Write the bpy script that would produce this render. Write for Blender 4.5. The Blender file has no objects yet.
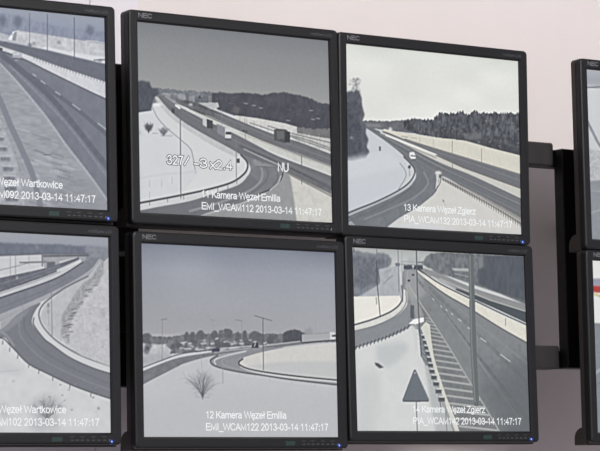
import bpy, math
import numpy as np
from mathutils import Matrix, Vector

# ------------------------------------------------------------------ camera, world, lights, exposure
scene = bpy.context.scene
COL = scene.collection
EYE = 2.24                                   # height of the upper row's middle above the floor

cam_data = bpy.data.cameras.new('camera')
cam = bpy.data.objects.new('camera', cam_data)
COL.objects.link(cam)
cam_data.sensor_width = 36.0
cam_data.lens = 2880.0 * 36.0 / 600.0
cam_data.clip_start = 0.05
AX = [(0.8034273734887075, -0.019743750696727055, 0.5950753228268355),
      (-0.045474566515954704, 0.9944959213668767, 0.09439240533450236),
      (-0.5936636415759542, -0.10289823464507282, 0.7981074075446891)]
cm = Matrix.Identity(4)
for i, a in enumerate(AX):
    cm[0][i], cm[1][i], cm[2][i] = a[0], -a[2], a[1]
cm[0][3], cm[1][3], cm[2][3] = -2.65242, -3.73073, EYE - 0.63859
cam.matrix_world = cm
scene.camera = cam

scene.view_settings.view_transform = 'Standard'
scene.view_settings.look = 'None'
scene.view_settings.exposure = 0.0
scene.view_settings.gamma = 1.0
scene.view_settings.use_curve_mapping = False

world = bpy.data.worlds.new('room_ambient')
scene.world = world
world.use_nodes = True
wb = world.node_tree.nodes['Background']
wb.inputs['Color'].default_value = (1.0, 0.92, 1.1, 1)
wb.inputs['Strength'].default_value = 0.48


def area(name, loc, target, sx, sy, power, color):
    d = bpy.data.lights.new(name, 'AREA')
    d.shape = 'RECTANGLE'
    d.size, d.size_y = sx, sy
    d.energy = power
    d.color = color
    o = bpy.data.objects.new(name, d)
    COL.objects.link(o)
    o.location = loc
    o.rotation_euler = (Vector(target) - Vector(loc)).to_track_quat('-Z', 'Y').to_euler()
    return o


area('ceiling_lamp_offscreen', (-0.1, -4.2, 3.78), (0.4, 0.3, 2.3), 2.0, 0.5, 245, (1.0, 0.97, 0.955))


# ------------------------------------------------------------------ materials
def srgb(c):
    out = []
    for v in c[:3]:
        v = v / 255.0
        out.append(v / 12.92 if v <= 0.04045 else ((v + 0.055) / 1.055) ** 2.4)
    return (*out, 1.0)


def mat(name, col, rough=0.5, spec=0.5, noise=0.0, scale=40.0, bump=0.0, bscale=600.0, emit=None, strength=1.0, metallic=0.0):
    m = bpy.data.materials.new(name)
    m.use_nodes = True
    nt = m.node_tree
    b = nt.nodes['Principled BSDF']
    b.inputs['Base Color'].default_value = srgb(col)
    b.inputs['Roughness'].default_value = rough
    b.inputs['Specular IOR Level'].default_value = spec
    b.inputs['Metallic'].default_value = metallic
    tc = nt.nodes.new('ShaderNodeTexCoord')
    if noise:
        n = nt.nodes.new('ShaderNodeTexNoise')
        n.inputs['Scale'].default_value = scale
        n.inputs['Detail'].default_value = 4
        r = nt.nodes.new('ShaderNodeValToRGB')
        lo = [max(0, v * (1 - noise)) for v in col]
        hi = [min(255, v * (1 + noise)) for v in col]
        r.color_ramp.elements[0].color = srgb(lo)
        r.color_ramp.elements[0].position = 0.3
        r.color_ramp.elements[1].color = srgb(hi)
        r.color_ramp.elements[1].position = 0.7
        nt.links.new(tc.outputs['Object'], n.inputs['Vector'])
        nt.links.new(n.outputs['Fac'], r.inputs['Fac'])
        nt.links.new(r.outputs['Color'], b.inputs['Base Color'])
    if bump:
        n2 = nt.nodes.new('ShaderNodeTexNoise')
        n2.inputs['Scale'].default_value = bscale
        bp = nt.nodes.new('ShaderNodeBump')
        bp.inputs['Strength'].default_value = bump
        bp.inputs['Distance'].default_value = 0.001
        nt.links.new(tc.outputs['Object'], n2.inputs['Vector'])
        nt.links.new(n2.outputs['Fac'], bp.inputs['Height'])
        nt.links.new(bp.outputs['Normal'], b.inputs['Normal'])
    if emit:
        b.inputs['Emission Color'].default_value = srgb(emit)
        b.inputs['Emission Strength'].default_value = strength
    return m


M = {
    'wall': mat('painted_wall', (230, 224, 220), 0.85, 0.2, 0.012, 2.5, 0.15, 220),
    'panel': mat('white_wall_panel', (228, 225, 229), 0.7, 0.3, 0.01, 3, 0.05, 220),
    'floor': mat('grey_floor', (120, 116, 112), 0.6, 0.3, 0.08, 5),
    'ceiling': mat('white_ceiling', (225, 224, 222), 0.9, 0.2, 0.02, 4),
    'bezel': mat('black_bezel_plastic', (27, 28, 29), 0.45, 0.27, 0.05, 60, 0.06, 1800),
    'shell': mat('black_shell_plastic', (54, 50, 47), 0.5, 0.35, 0.05, 60, 0.08, 1500),
    'trim': mat('glossy_black_trim', (27, 28, 29), 0.2, 0.5),
    'housing': mat('dark_rear_plastic', (38, 38, 38), 0.6, 0.3, 0.05, 40),
    'steel_grey': mat('grey_painted_steel', (54, 52, 54), 0.5, 0.3, 0.05, 30),
    'steel_black': mat('black_painted_steel', (26, 26, 26), 0.5, 0.3, 0.1, 30),
    'logo': mat('silver_print', (118, 120, 124), 0.4, 0.5),
    'model': mat('grey_print', (88, 90, 94), 0.5, 0.4),
    'mark': mat('dim_grey_print', (66, 69, 72), 0.5, 0.4),
    'sticker': mat('teal_sticker', (32, 56, 53), 0.35, 0.5, 0.15, 400),
    'led_on': mat('blue_power_led', (20, 40, 120), 0.3, 0.5, emit=(120, 160, 255), strength=1.4),
    'led_ring': mat('blue_clear_lens', (24, 36, 84), 0.25, 0.5),
    'led_off': mat('dark_led_lens', (22, 22, 24), 0.3, 0.5),
    'caption': mat('caption_white', (30, 30, 30), 0.5, 0.1, emit=(238, 240, 242), strength=1.0),
    'osd_black': mat('osd_black', (20, 20, 20), 0.5, 0.1, emit=(88, 90, 94), strength=1.0),
    'light_body': mat('white_metal_lamp_housing', (230, 230, 230), 0.4, 0.5),
}
sm = bpy.data.materials.new('lcd_picture')
sm.use_nodes = True
nt = sm.node_tree
b = nt.nodes['Principled BSDF']
b.inputs['Base Color'].default_value = (0.004, 0.004, 0.004, 1)
b.inputs['Roughness'].default_value = 0.35
b.inputs['Specular IOR Level'].default_value = 0.15
at = nt.nodes.new('ShaderNodeAttribute')
at.attribute_name = 'picture'
nt.links.new(at.outputs['Color'], b.inputs['Emission Color'])
b.inputs['Emission Strength'].default_value = 1.0
M['screen'] = sm


# ------------------------------------------------------------------ mesh helpers (millimetres in, metres out)
def mesh_obj(name, verts, faces, material, parent=None, smooth=False, unit=0.001):
    me = bpy.data.meshes.new(name)
    me.from_pydata([tuple(unit * c for c in v) for v in verts], [], faces)
    me.validate()
    me.materials.append(material)
    if smooth:
        me.polygons.foreach_set('use_smooth', [True] * len(me.polygons))
    me.update()
    o = bpy.data.objects.new(name, me)
    COL.objects.link(o)
    if parent:
        o.parent = parent
    return o


def tag(o, label=None, cat=None, group=None, kind=None):
    if label: o['label'] = label
    if cat: o['category'] = cat
    if group: o['group'] = group
    if kind: o['kind'] = kind
    return o


# local frame of everything on the wall: x right, y towards the wall, z up
def rrect(hw, hh, r, y, n=5):
    pts = []
    for cx, cz, a0 in ((hw - r, hh - r, 0), (-hw + r, hh - r, 90), (-hw + r, -hh + r, 180), (hw - r, -hh + r, 270)):
        for k in range(n):
            a = math.radians(a0 + 90.0 * k / (n - 1))
            pts.append((cx + r * math.cos(a), y, cz + r * math.sin(a)))
    return pts


def loft(loops, cap_last=False, cap_first=False):
    verts, faces = [], []
    n = len(loops[0])
    for lp in loops: verts += lp
    for i in range(len(loops) - 1):
        for k in range(n):
            a, b2 = i * n + k, i * n + (k + 1) % n
            faces.append((a, b2, b2 + n, a + n))
    if cap_last: faces.append(tuple((len(loops) - 1) * n + k for k in range(n)))
    if cap_first: faces.append(tuple(reversed(range(n))))
    return verts, faces


def box(x0, x1, y0, y1, z0, z1, bev=0.0):
    """bevelled box as a loft of octagon-cornered loops along y"""
    cx, cz, hx, hz = (x0 + x1) / 2, (z0 + z1) / 2, (x1 - x0) / 2, (z1 - z0) / 2
    bv = max(bev, 0.01)
    def lp(i, y):
        return [(cx + p[0], y, cz + p[2]) for p in rrect(hx - i, hz - i, bv, y, 3)]
    return loft([lp(bv, y0), lp(0, y0 + bv), lp(0, y1 - bv), lp(bv, y1)], True, True)


def prism(profile, x0, x1):
    """profile of (y, z) points swept along x"""
    n = len(profile)
    v = [(x0, p[0], p[1]) for p in profile] + [(x1, p[0], p[1]) for p in profile]
    f = [(k, (k + 1) % n, n + (k + 1) % n, n + k) for k in range(n)]
    f += [tuple(reversed(range(n))), tuple(range(n, 2 * n))]
    return v, f


def _arc(cx, cy, rx, ry, a0, a1, n=14):
    return [(cx + rx * math.cos(math.radians(a0 + (a1 - a0) * k / n)), cy + ry * math.sin(math.radians(a0 + (a1 - a0) * k / n))) for k in range(n + 1)]


# plain sans-serif letters as pen strokes: (advance, strokes); capitals are 1 high, small letters 0.72
XH = 0.72
GLYPH = {
    ' ': (0.36, []),
    '0': (0.74, [_arc(0.35, 0.5, 0.26, 0.5, 90, 450, 22)]),
    '1': (0.74, [[(0.16, 0.78), (0.28, 0.84), (0.41, 1.0), (0.41, 0)]]),
    '2': (0.74, [_arc(0.35, 0.72, 0.26, 0.28, 170, -35, 12) + [(0.09, 0.0), (0.62, 0.0)]]),
    '3': (0.74, [_arc(0.34, 0.76, 0.23, 0.24, 165, -90, 12), _arc(0.34, 0.265, 0.27, 0.265, 90, -165, 12)]),
    '4': (0.74, [[(0.5, 0), (0.5, 1.0), (0.07, 0.3), (0.66, 0.3)]]),
    '5': (0.74, [[(0.58, 1.0), (0.17, 1.0), (0.11, 0.5)] + _arc(0.35, 0.33, 0.27, 0.33, 135, -155, 14)]),
    '7': (0.74, [[(0.09, 1.0), (0.61, 1.0), (0.42, 0.62), (0.28, 0.0)]]),
    '9': (0.74, [_arc(0.34, 0.68, 0.25, 0.32, 0, 360, 18), [(0.6, 0.68), (0.58, 0.3), (0.46, 0.04), (0.3, 0.0), (0.12, 0.12)]]),
    ':': (0.37, [[(0.18, 0.0), (0.18, 0.1)], [(0.18, 0.6), (0.18, 0.7)]]),
    '.': (0.37, [[(0.18, 0.0), (0.18, 0.1)]]),
    '-': (0.46, [[(0.06, 0.34), (0.4, 0.34)]]),
    '_': (0.72, [[(0.0, -0.24), (0.72, -0.24)]]),
    '/': (0.8, [[(0.1, 0.0), (0.7, 1.0)]]),
    'A': (0.88, [[(0.04, 0), (0.44, 1.0), (0.84, 0)], [(0.18, 0.33), (0.7, 0.33)]]),
    'C': (0.94, [_arc(0.5, 0.5, 0.42, 0.5, 42, 318, 20)]),
    'D': (0.94, [[(0.12, 0), (0.12, 1.0), (0.42, 1.0)] + _arc(0.42, 0.5, 0.42, 0.5, 80, -80, 12) + [(0.42, 0), (0.12, 0)]]),
    'E': (0.88, [[(0.8, 1.0), (0.12, 1.0), (0.12, 0), (0.82, 0)], [(0.12, 0.53), (0.76, 0.53)]]),
    'I': (0.38, [[(0.19, 0), (0.19, 1.0)]]),
    'K': (0.9, [[(0.12, 0), (0.12, 1.0)], [(0.8, 1.0), (0.12, 0.36)], [(0.36, 0.58), (0.84, 0)]]),
    'L': (0.76, [[(0.12, 1.0), (0.12, 0), (0.7, 0)]]),
    'M': (1.08, [[(0.12, 0), (0.12, 1.0), (0.54, 0.08), (0.96, 1.0), (0.96, 0)]]),
    'N': (0.96, [[(0.12, 0), (0.12, 1.0), (0.84, 0), (0.84, 1.0)]]),
    'P': (0.88, [[(0.12, 0), (0.12, 1.0), (0.54, 1.0)] + _arc(0.54, 0.74, 0.26, 0.26, 80, -80, 10) + [(0.54, 0.48), (0.12, 0.48)]]),
    'S': (0.88, [_arc(0.44, 0.75, 0.3, 0.25, 30, 250, 12) + _arc(0.44, 0.26, 0.33, 0.26, 75, -155, 12)]),
    'U': (0.96, [[(0.12, 1.0), (0.12, 0.38)] + _arc(0.48, 0.36, 0.36, 0.36, 180, 360, 12) + [(0.84, 1.0)]]),
    'W': (1.28, [[(0.04, 1.0), (0.33, 0), (0.64, 0.96), (0.95, 0), (1.24, 1.0)]]),
    'Z': (0.82, [[(0.08, 1.0), (0.74, 1.0), (0.05, 0), (0.78, 0)]]),
    'a': (0.74, [_arc(0.34, 0.52, 0.23, 0.2, 160, 0, 8) + [(0.57, 0.14), (0.62, 0.0)], [(0.57, 0.44), (0.26, 0.38), (0.1, 0.28), (0.08, 0.14), (0.16, 0.02), (0.3, 0.0), (0.46, 0.06), (0.57, 0.2)]]),
    'c': (0.68, [_arc(0.35, 0.36, 0.27, 0.36, 45, 315, 16)]),
    'd': (0.74, [_arc(0.35, 0.36, 0.26, 0.36, 0, 360, 18), [(0.61, 0), (0.61, 1.0)]]),
    'e': (0.74, [[(0.09, 0.38), (0.63, 0.38)] + _arc(0.36, 0.36, 0.27, 0.36, 5, 320, 18)]),
    'g': (0.74, [_arc(0.35, 0.36, 0.26, 0.36, 0, 360, 18), [(0.61, 0.72), (0.61, -0.06), (0.54, -0.22), (0.36, -0.28), (0.16, -0.22), (0.1, -0.12)]]),
    'i': (0.3, [[(0.15, 0), (0.15, 0.72)], [(0.15, 0.9), (0.15, 1.0)]]),
    'k': (0.66, [[(0.1, 0), (0.1, 1.0)], [(0.56, 0.72), (0.1, 0.28)], [(0.28, 0.44), (0.6, 0)]]),
    'l': (0.3, [[(0.15, 0), (0.15, 1.0)]]),
    'm': (1.1, [[(0.1, 0), (0.1, 0.72)], [(0.1, 0.44), (0.2, 0.66), (0.34, 0.71), (0.5, 0.64), (0.55, 0.46), (0.55, 0)], [(0.55, 0.44), (0.65, 0.66), (0.79, 0.71), (0.95, 0.64), (1.0, 0.46), (1.0, 0)]]),
    'n': (0.74, [[(0.1, 0), (0.1, 0.72)], [(0.1, 0.44), (0.22, 0.66), (0.38, 0.71), (0.56, 0.64), (0.62, 0.46), (0.62, 0)]]),
    'o': (0.74, [_arc(0.36, 0.36, 0.27, 0.36, 0, 360, 18)]),
    'r': (0.46, [[(0.1, 0), (0.1, 0.72)], [(0.1, 0.42), (0.18, 0.62), (0.3, 0.71), (0.44, 0.67)]]),
    't': (0.38, [[(0.16, 0.94), (0.16, 0.14), (0.22, 0.02), (0.36, 0.02)], [(0.02, 0.71), (0.34, 0.71)]]),
    'u': (0.74, [[(0.1, 0.72), (0.1, 0.24), (0.16, 0.06), (0.32, 0.0), (0.5, 0.06), (0.62, 0.26)], [(0.62, 0.72), (0.62, 0)]]),
    'w': (0.96, [[(0.03, 0.72), (0.26, 0), (0.48, 0.68), (0.7, 0), (0.93, 0.72)]]),
    'x': (0.66, [[(0.05, 0.72), (0.61, 0)], [(0.61, 0.72), (0.05, 0)]]),
    'y': (0.66, [[(0.04, 0.72), (0.33, 0)], [(0.62, 0.72), (0.33, 0), (0.24, -0.22), (0.06, -0.27)]]),
    'z': (0.66, [[(0.06, 0.72), (0.58, 0.72), (0.05, 0), (0.62, 0)]]),
}
GLYPH['\u0119'] = (0.74, GLYPH['e'][1] + [[(0.42, 0.0), (0.34, -0.12), (0.36, -0.24), (0.5, -0.24)]])
GLYPH['\u0142'] = (0.34, [[(0.17, 0), (0.17, 1.0)], [(0.0, 0.42), (0.34, 0.64)]])


def text_mesh(name, body, x0, x1, base, cap, y, material, parent, pen=0.13):
    """flat lettering fitted between x0 and x1 (mm), capitals `cap` mm tall, on the plane y; pen = stroke width / capital height"""
    adv, strokes = 0.0, []
    for ch in body:
        w, st = GLYPH[ch]
        strokes += [[(adv + px, py) for px, py in s_] for s_ in st]
        adv += w
    lo = min(px for s_ in strokes for px, _ in s_) ; hi = max(px for s_ in strokes for px, _ in s_)
    sx = (x1 - x0) / (hi - lo)
    hw = pen * cap / 2
    verts, faces = [], []
    for s_ in strokes:
        q = [Vector((x0 + (px - lo) * sx, base + py * cap)) for px, py in s_]
        n = len(q)
        closed = (q[0] - q[-1]).length < 1e-4
        st = len(verts)
        for k in range(n):
            a = q[k] - (q[k - 1] if k > 0 else (q[-2] if closed else q[k]))
            b_ = (q[k + 1] if k < n - 1 else (q[1] if closed else q[k])) - q[k]
            da = a.normalized() if a.length > 1e-6 else b_.normalized()
            db = b_.normalized() if b_.length > 1e-6 else da
            na, nb = Vector((-da.y, da.x)), Vector((-db.y, db.x))
            m = (na + nb)
            m = m / max(m.length_squared / 2, 0.35) if m.length > 1e-4 else na
            ext = Vector((0, 0))
            if not closed and k == 0: ext = -db * hw * 0.8
            if not closed and k == n - 1: ext = da * hw * 0.8
            c1, c2 = q[k] + ext + m * hw, q[k] + ext - m * hw
            verts += [(c1.x, y, c1.y), (c2.x, y, c2.y)]
        for k in range(n - 1):
            i = st + 2 * k
            faces.append((i, i + 1, i + 3, i + 2))
    return mesh_obj(name, verts, faces, material, parent)


# ------------------------------------------------------------------ pictures on the screens
CW, CH = 640, 512


def catmull(p, n=8):
    p = np.asarray(p, float)
    if len(p) < 3: return p
    q = np.vstack([2 * p[0] - p[1], p, 2 * p[-1] - p[-2]])
    out = []
    t = np.linspace(0, 1, n, endpoint=False)[:, None]
    for i in range(1, len(q) - 2):
        a, b_, c, d = q[i - 1], q[i], q[i + 1], q[i + 2]
        out.append(0.5 * (2 * b_ + (c - a) * t + (2 * a - 5 * b_ + 4 * c - d) * t * t + (3 * b_ - a - 3 * c + d) * t ** 3))
    out.append(p[-1:])
    return np.vstack(out)


class Picture:
    """a camera still painted as an array; points are given on the sheet the still was traced on (quad = its corners)"""

    def __init__(self, quad, base, seed=1):
        self.rs = np.random.RandomState(seed)
        A, r = [], []
        for (x, y), (u, v) in zip(quad, ((0, 0), (CW, 0), (CW, CH), (0, CH))):
            A.append([x, y, 1, 0, 0, 0, -u * x, -u * y]); r.append(u)
            A.append([0, 0, 0, x, y, 1, -v * x, -v * y]); r.append(v)
        self.h = np.append(np.linalg.solve(np.array(A, float), np.array(r, float)), 1).reshape(3, 3)
        self.c = np.empty((CH, CW, 3)); self.c[:] = base

    def map(self, pts):
        p = np.asarray(pts, float)
        q = np.c_[p, np.ones(len(p))] @ self.h.T
        return q[:, :2] / q[:, 2:3]

    def noise(self, cx, cy=None):
        cy = cy or cx
        gx, gy = int(CW / cx) + 3, int(CH / cy) + 3
        g = self.rs.rand(gy, gx) * 2 - 1
        x = np.arange(CW) / cx; y = np.arange(CH) / cy
        xi, yi = x.astype(int), y.astype(int)
        fx, fy = x - xi, y - yi
        fx, fy = fx * fx * (3 - 2 * fx), (fy * fy * (3 - 2 * fy))[:, None]
        a = g[np.ix_(yi, xi)] * (1 - fx) + g[np.ix_(yi, xi + 1)] * fx
        c = g[np.ix_(yi + 1, xi)] * (1 - fx) + g[np.ix_(yi + 1, xi + 1)] * fx
        return a * (1 - fy) + c * fy

    def mask(self, q):
        tog = np.zeros((CH, CW + 1))
        n = len(q)
        for i in range(n):
            (x0, y0), (x1, y1) = q[i], q[(i + 1) % n]
            if y0 == y1: continue
            if y0 > y1: x0, y0, x1, y1 = x1, y1, x0, y0
            a, e = max(0, math.ceil(y0 - 0.5)), min(CH - 1, math.ceil(y1 - 0.5) - 1)
            if e < a: continue
            r = np.arange(a, e + 1)
            x = x0 + (r + 0.5 - y0) / (y1 - y0) * (x1 - x0)
            np.add.at(tog, (r, np.clip(np.ceil(x - 0.5), 0, CW).astype(int)), 1)
        return (np.cumsum(tog, 1)[:, :CW] % 2)

    @staticmethod
    def soften(a, k):
        for ax in (0, 1):
            for _ in range(2):
                s = a * 0
                for d in range(-k, k + 1):
                    s = s + np.roll(a, d, ax) if False else s + Picture.shift(a, d, ax)
                a = s / (2 * k + 1)
        return a

    @staticmethod
    def shift(a, d, ax):
        if d == 0: return a
        idx = np.clip(np.arange(a.shape[ax]) + d, 0, a.shape[ax] - 1)
        return np.take(a, idx, ax)

    def blend(self, m, col, a=1.0, tex=0.0, cell=7, cy=None):
        col = np.asarray(col, float)
        src = np.broadcast_to(col, self.c.shape)
        if tex:
            nz = 0.6 * self.noise(cell, cy) + 0.4 * self.noise(cell * 2.3, (cy or cell) * 2.3)
            src = src + (nz * tex)[:, :, None]
        self.c += (src - self.c) * (m * a)[:, :, None]

    def poly(self, pts, col, a=1.0, tex=0.0, cell=7, cy=None, soft=0):
        m = self.mask(self.map(pts))
        if soft: m = self.soften(m, soft)
        self.blend(m, col, a, tex, cell, cy)

    def band(self, e1, e2, col, **k):
        self.poly(np.vstack([catmull(e1), catmull(e2)[::-1]]), col, **k)

    def woods(self, top, bottom, col, tex=16, jag=1.6, step=1.3, cell=6, soft=0, fade=None):
        t = np.asarray(top, float)
        pts = []
        for a, e in zip(t[:-1], t[1:]):
            n = max(1, int(np.hypot(*(e - a)) / step))
            for i in range(n):
                p = a + (e - a) * i / n
                pts.append((p[0], p[1] + (self.rs.rand() - 0.6) * jag * 2))
        pts.append(tuple(t[-1]))
        self.poly(pts + list(bottom), col, tex=tex, cell=cell, cy=cell * 1.6, soft=soft)

    def line(self, pts, w, col, a=1.0, smooth=False):
        q = self.map(catmull(pts) if smooth else pts)
        r = w * 1.5
        for (x0, y0), (x1, y1) in zip(q[:-1], q[1:]):
            X0, X1 = int(max(0, min(x0, x1) - r - 2)), int(min(CW, max(x0, x1) + r + 3))
            Y0, Y1 = int(max(0, min(y0, y1) - r - 2)), int(min(CH, max(y0, y1) + r + 3))
            if X1 <= X0 or Y1 <= Y0: continue
            X, Y = np.meshgrid(np.arange(X0, X1) + 0.5, np.arange(Y0, Y1) + 0.5)
            dx, dy = x1 - x0, y1 - y0
            L = dx * dx + dy * dy + 1e-9
            tt = np.clip(((X - x0) * dx + (Y - y0) * dy) / L, 0, 1)
            d = np.hypot(X - x0 - tt * dx, Y - y0 - tt * dy)
            m = np.clip(r - d + 0.5, 0, 1) * a
            s = self.c[Y0:Y1, X0:X1]
            s += (np.asarray(col, float) - s) * m[:, :, None]

    def rect(self, x0, y0, x1, y1, col, **k):
        self.poly([(x0, y0), (x1, y0), (x1, y1), (x0, y1)], col, **k)

    def blob(self, x, y, rx, ry, col, a=0.9, tex=10, soft=2):
        t = np.linspace(0, 2 * np.pi, 18, endpoint=False)
        k = 0.8 + 0.4 * self.rs.rand(18)
        self.poly(np.c_[x + rx * k * np.cos(t), y + ry * k * np.sin(t)], col, a=a, tex=tex, cell=4, soft=soft)

    def vgrad(self, stops):
        """sky: (height on the still 0..1, colour) stops"""
        v = (np.arange(CH) + 0.5) / CH
        xs = [s[0] for s in stops]
        for k in range(3):
            self.c[:, :, k] = np.interp(v, xs, [s[1][k] for s in stops])[:, None]

    def specks(self, box_, n, col, size=(0.6, 0.4), a=0.8):
        x0, y0, x1, y1 = box_
        for _ in range(n):
            x, y = x0 + self.rs.rand() * (x1 - x0), y0 + self.rs.rand() * (y1 - y0)
            s = 0.5 + self.rs.rand()
            self.rect(x - size[0] * s, y - size[1] * s, x + size[0] * s, y + size[1] * s, col, a=a)

    def bush(self, x, y, h, spread, n, col, a=0.5, twig=0.34, wide=0.9):
        """bare shrub: curved stems from one foot, each with side twigs"""
        for _ in range(n):
            an = (self.rs.rand() * 2 - 1) * spread
            L = h * (0.6 + 0.4 * self.rs.rand())
            bend = (self.rs.rand() - 0.5) * 0.7
            pts = [(x, y)]
            for k in range(4):
                q = an * (0.55 + 0.15 * k) + bend * k / 3
                pts.append((pts[-1][0] + L / 4 * math.sin(q), pts[-1][1] - L / 4 * math.cos(q)))
            self.line(pts, 0.55, col, a=a)
            for _k in range(4):
                b0 = pts[1 + int(self.rs.rand() * 3.999)]
                q = an + (self.rs.rand() * 2 - 1) * wide
                T = h * twig * (0.5 + 0.5 * self.rs.rand())
                self.line([b0, (b0[0] + T * math.sin(q), b0[1] - T * math.cos(q))], 0.35, col, a=a * 0.7)

    def clump(self, x0, x1, y0, y1, col, tex=8, r=1.5):
        """round-topped group of distant trees"""
        n = max(5, int((x1 - x0) * 2.2))
        for _ in range(n):
            x = x0 + self.rs.rand() * (x1 - x0)
            u = abs((x - x0) / (x1 - x0) * 2 - 1)
            top = y0 + (y1 - y0) * 0.3 * u * u + self.rs.rand() * 1.0
            self.blob(x, top + r, r * (0.7 + 0.5 * self.rs.rand()), r * 1.2, col, 0.75, tex, 1)
            self.poly([(x - r * 0.8, top + r), (x + r * 0.8, top + r), (x + r * 0.9, y1), (x - r * 0.9, y1)], col, a=0.6, tex=tex, cell=4, soft=2)

    def tone(self, pts):
        y = self.c.mean(2)
        d = np.interp(y, [a for a, _ in pts], [b_ for _, b_ in pts]) - y
        self.c += d[:, :, None]

    def done(self, nx, ny):
        self.c += ((self.noise(3) * 1.7 + self.noise(8) * 0.8)[:, :, None])
        c = self.soften(self.c, 1)
        c = c + 0.75 * (c - self.soften(c, 4))          # edge sharpening of the video signal
        iy = np.clip(((np.arange(ny) + 0.5) * CH / ny).astype(int), 0, CH - 1)
        ix = np.clip(((np.arange(nx) + 0.5) * CW / nx).astype(int), 0, CW - 1)
        c = np.clip(c[np.ix_(iy, ix)], 0, 255) / 255.0
        return np.where(c <= 0.04045, c / 12.92, ((c + 0.055) / 1.055) ** 2.4)


QUAD = {
    '11': [(136.8, 21.8), (327.9, 40.9), (332.1, 222.6), (139.9, 212.4)],
    '13': [(345.7, 43.7), (517.9, 61.3), (521.1, 234.5), (348.1, 224.9)],
    '12': [(141.0, 243.3), (334.2, 252.7), (338.0, 437.1), (143.6, 436.9)],
    '14': [(351.8, 247.3), (523.6, 256.4), (529.7, 431.4), (357.0, 430.8)],
    '9': [(-110.3, -3.6), (104.2, 18.1), (107.2, 210.2), (-108.7, 198.5)],
    '10': [(-108.0, 226.7), (108.1, 237.7), (110.7, 432.8), (-106.9, 432.1)],
    '15': [(586.0, 69.4), (738.0, 84.8), (744.1, 247.4), (591.4, 239.0)],
    '16': [(591.9, 260.6), (744.7, 268.4), (750.6, 433.2), (597.2, 432.6)],
}


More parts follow.
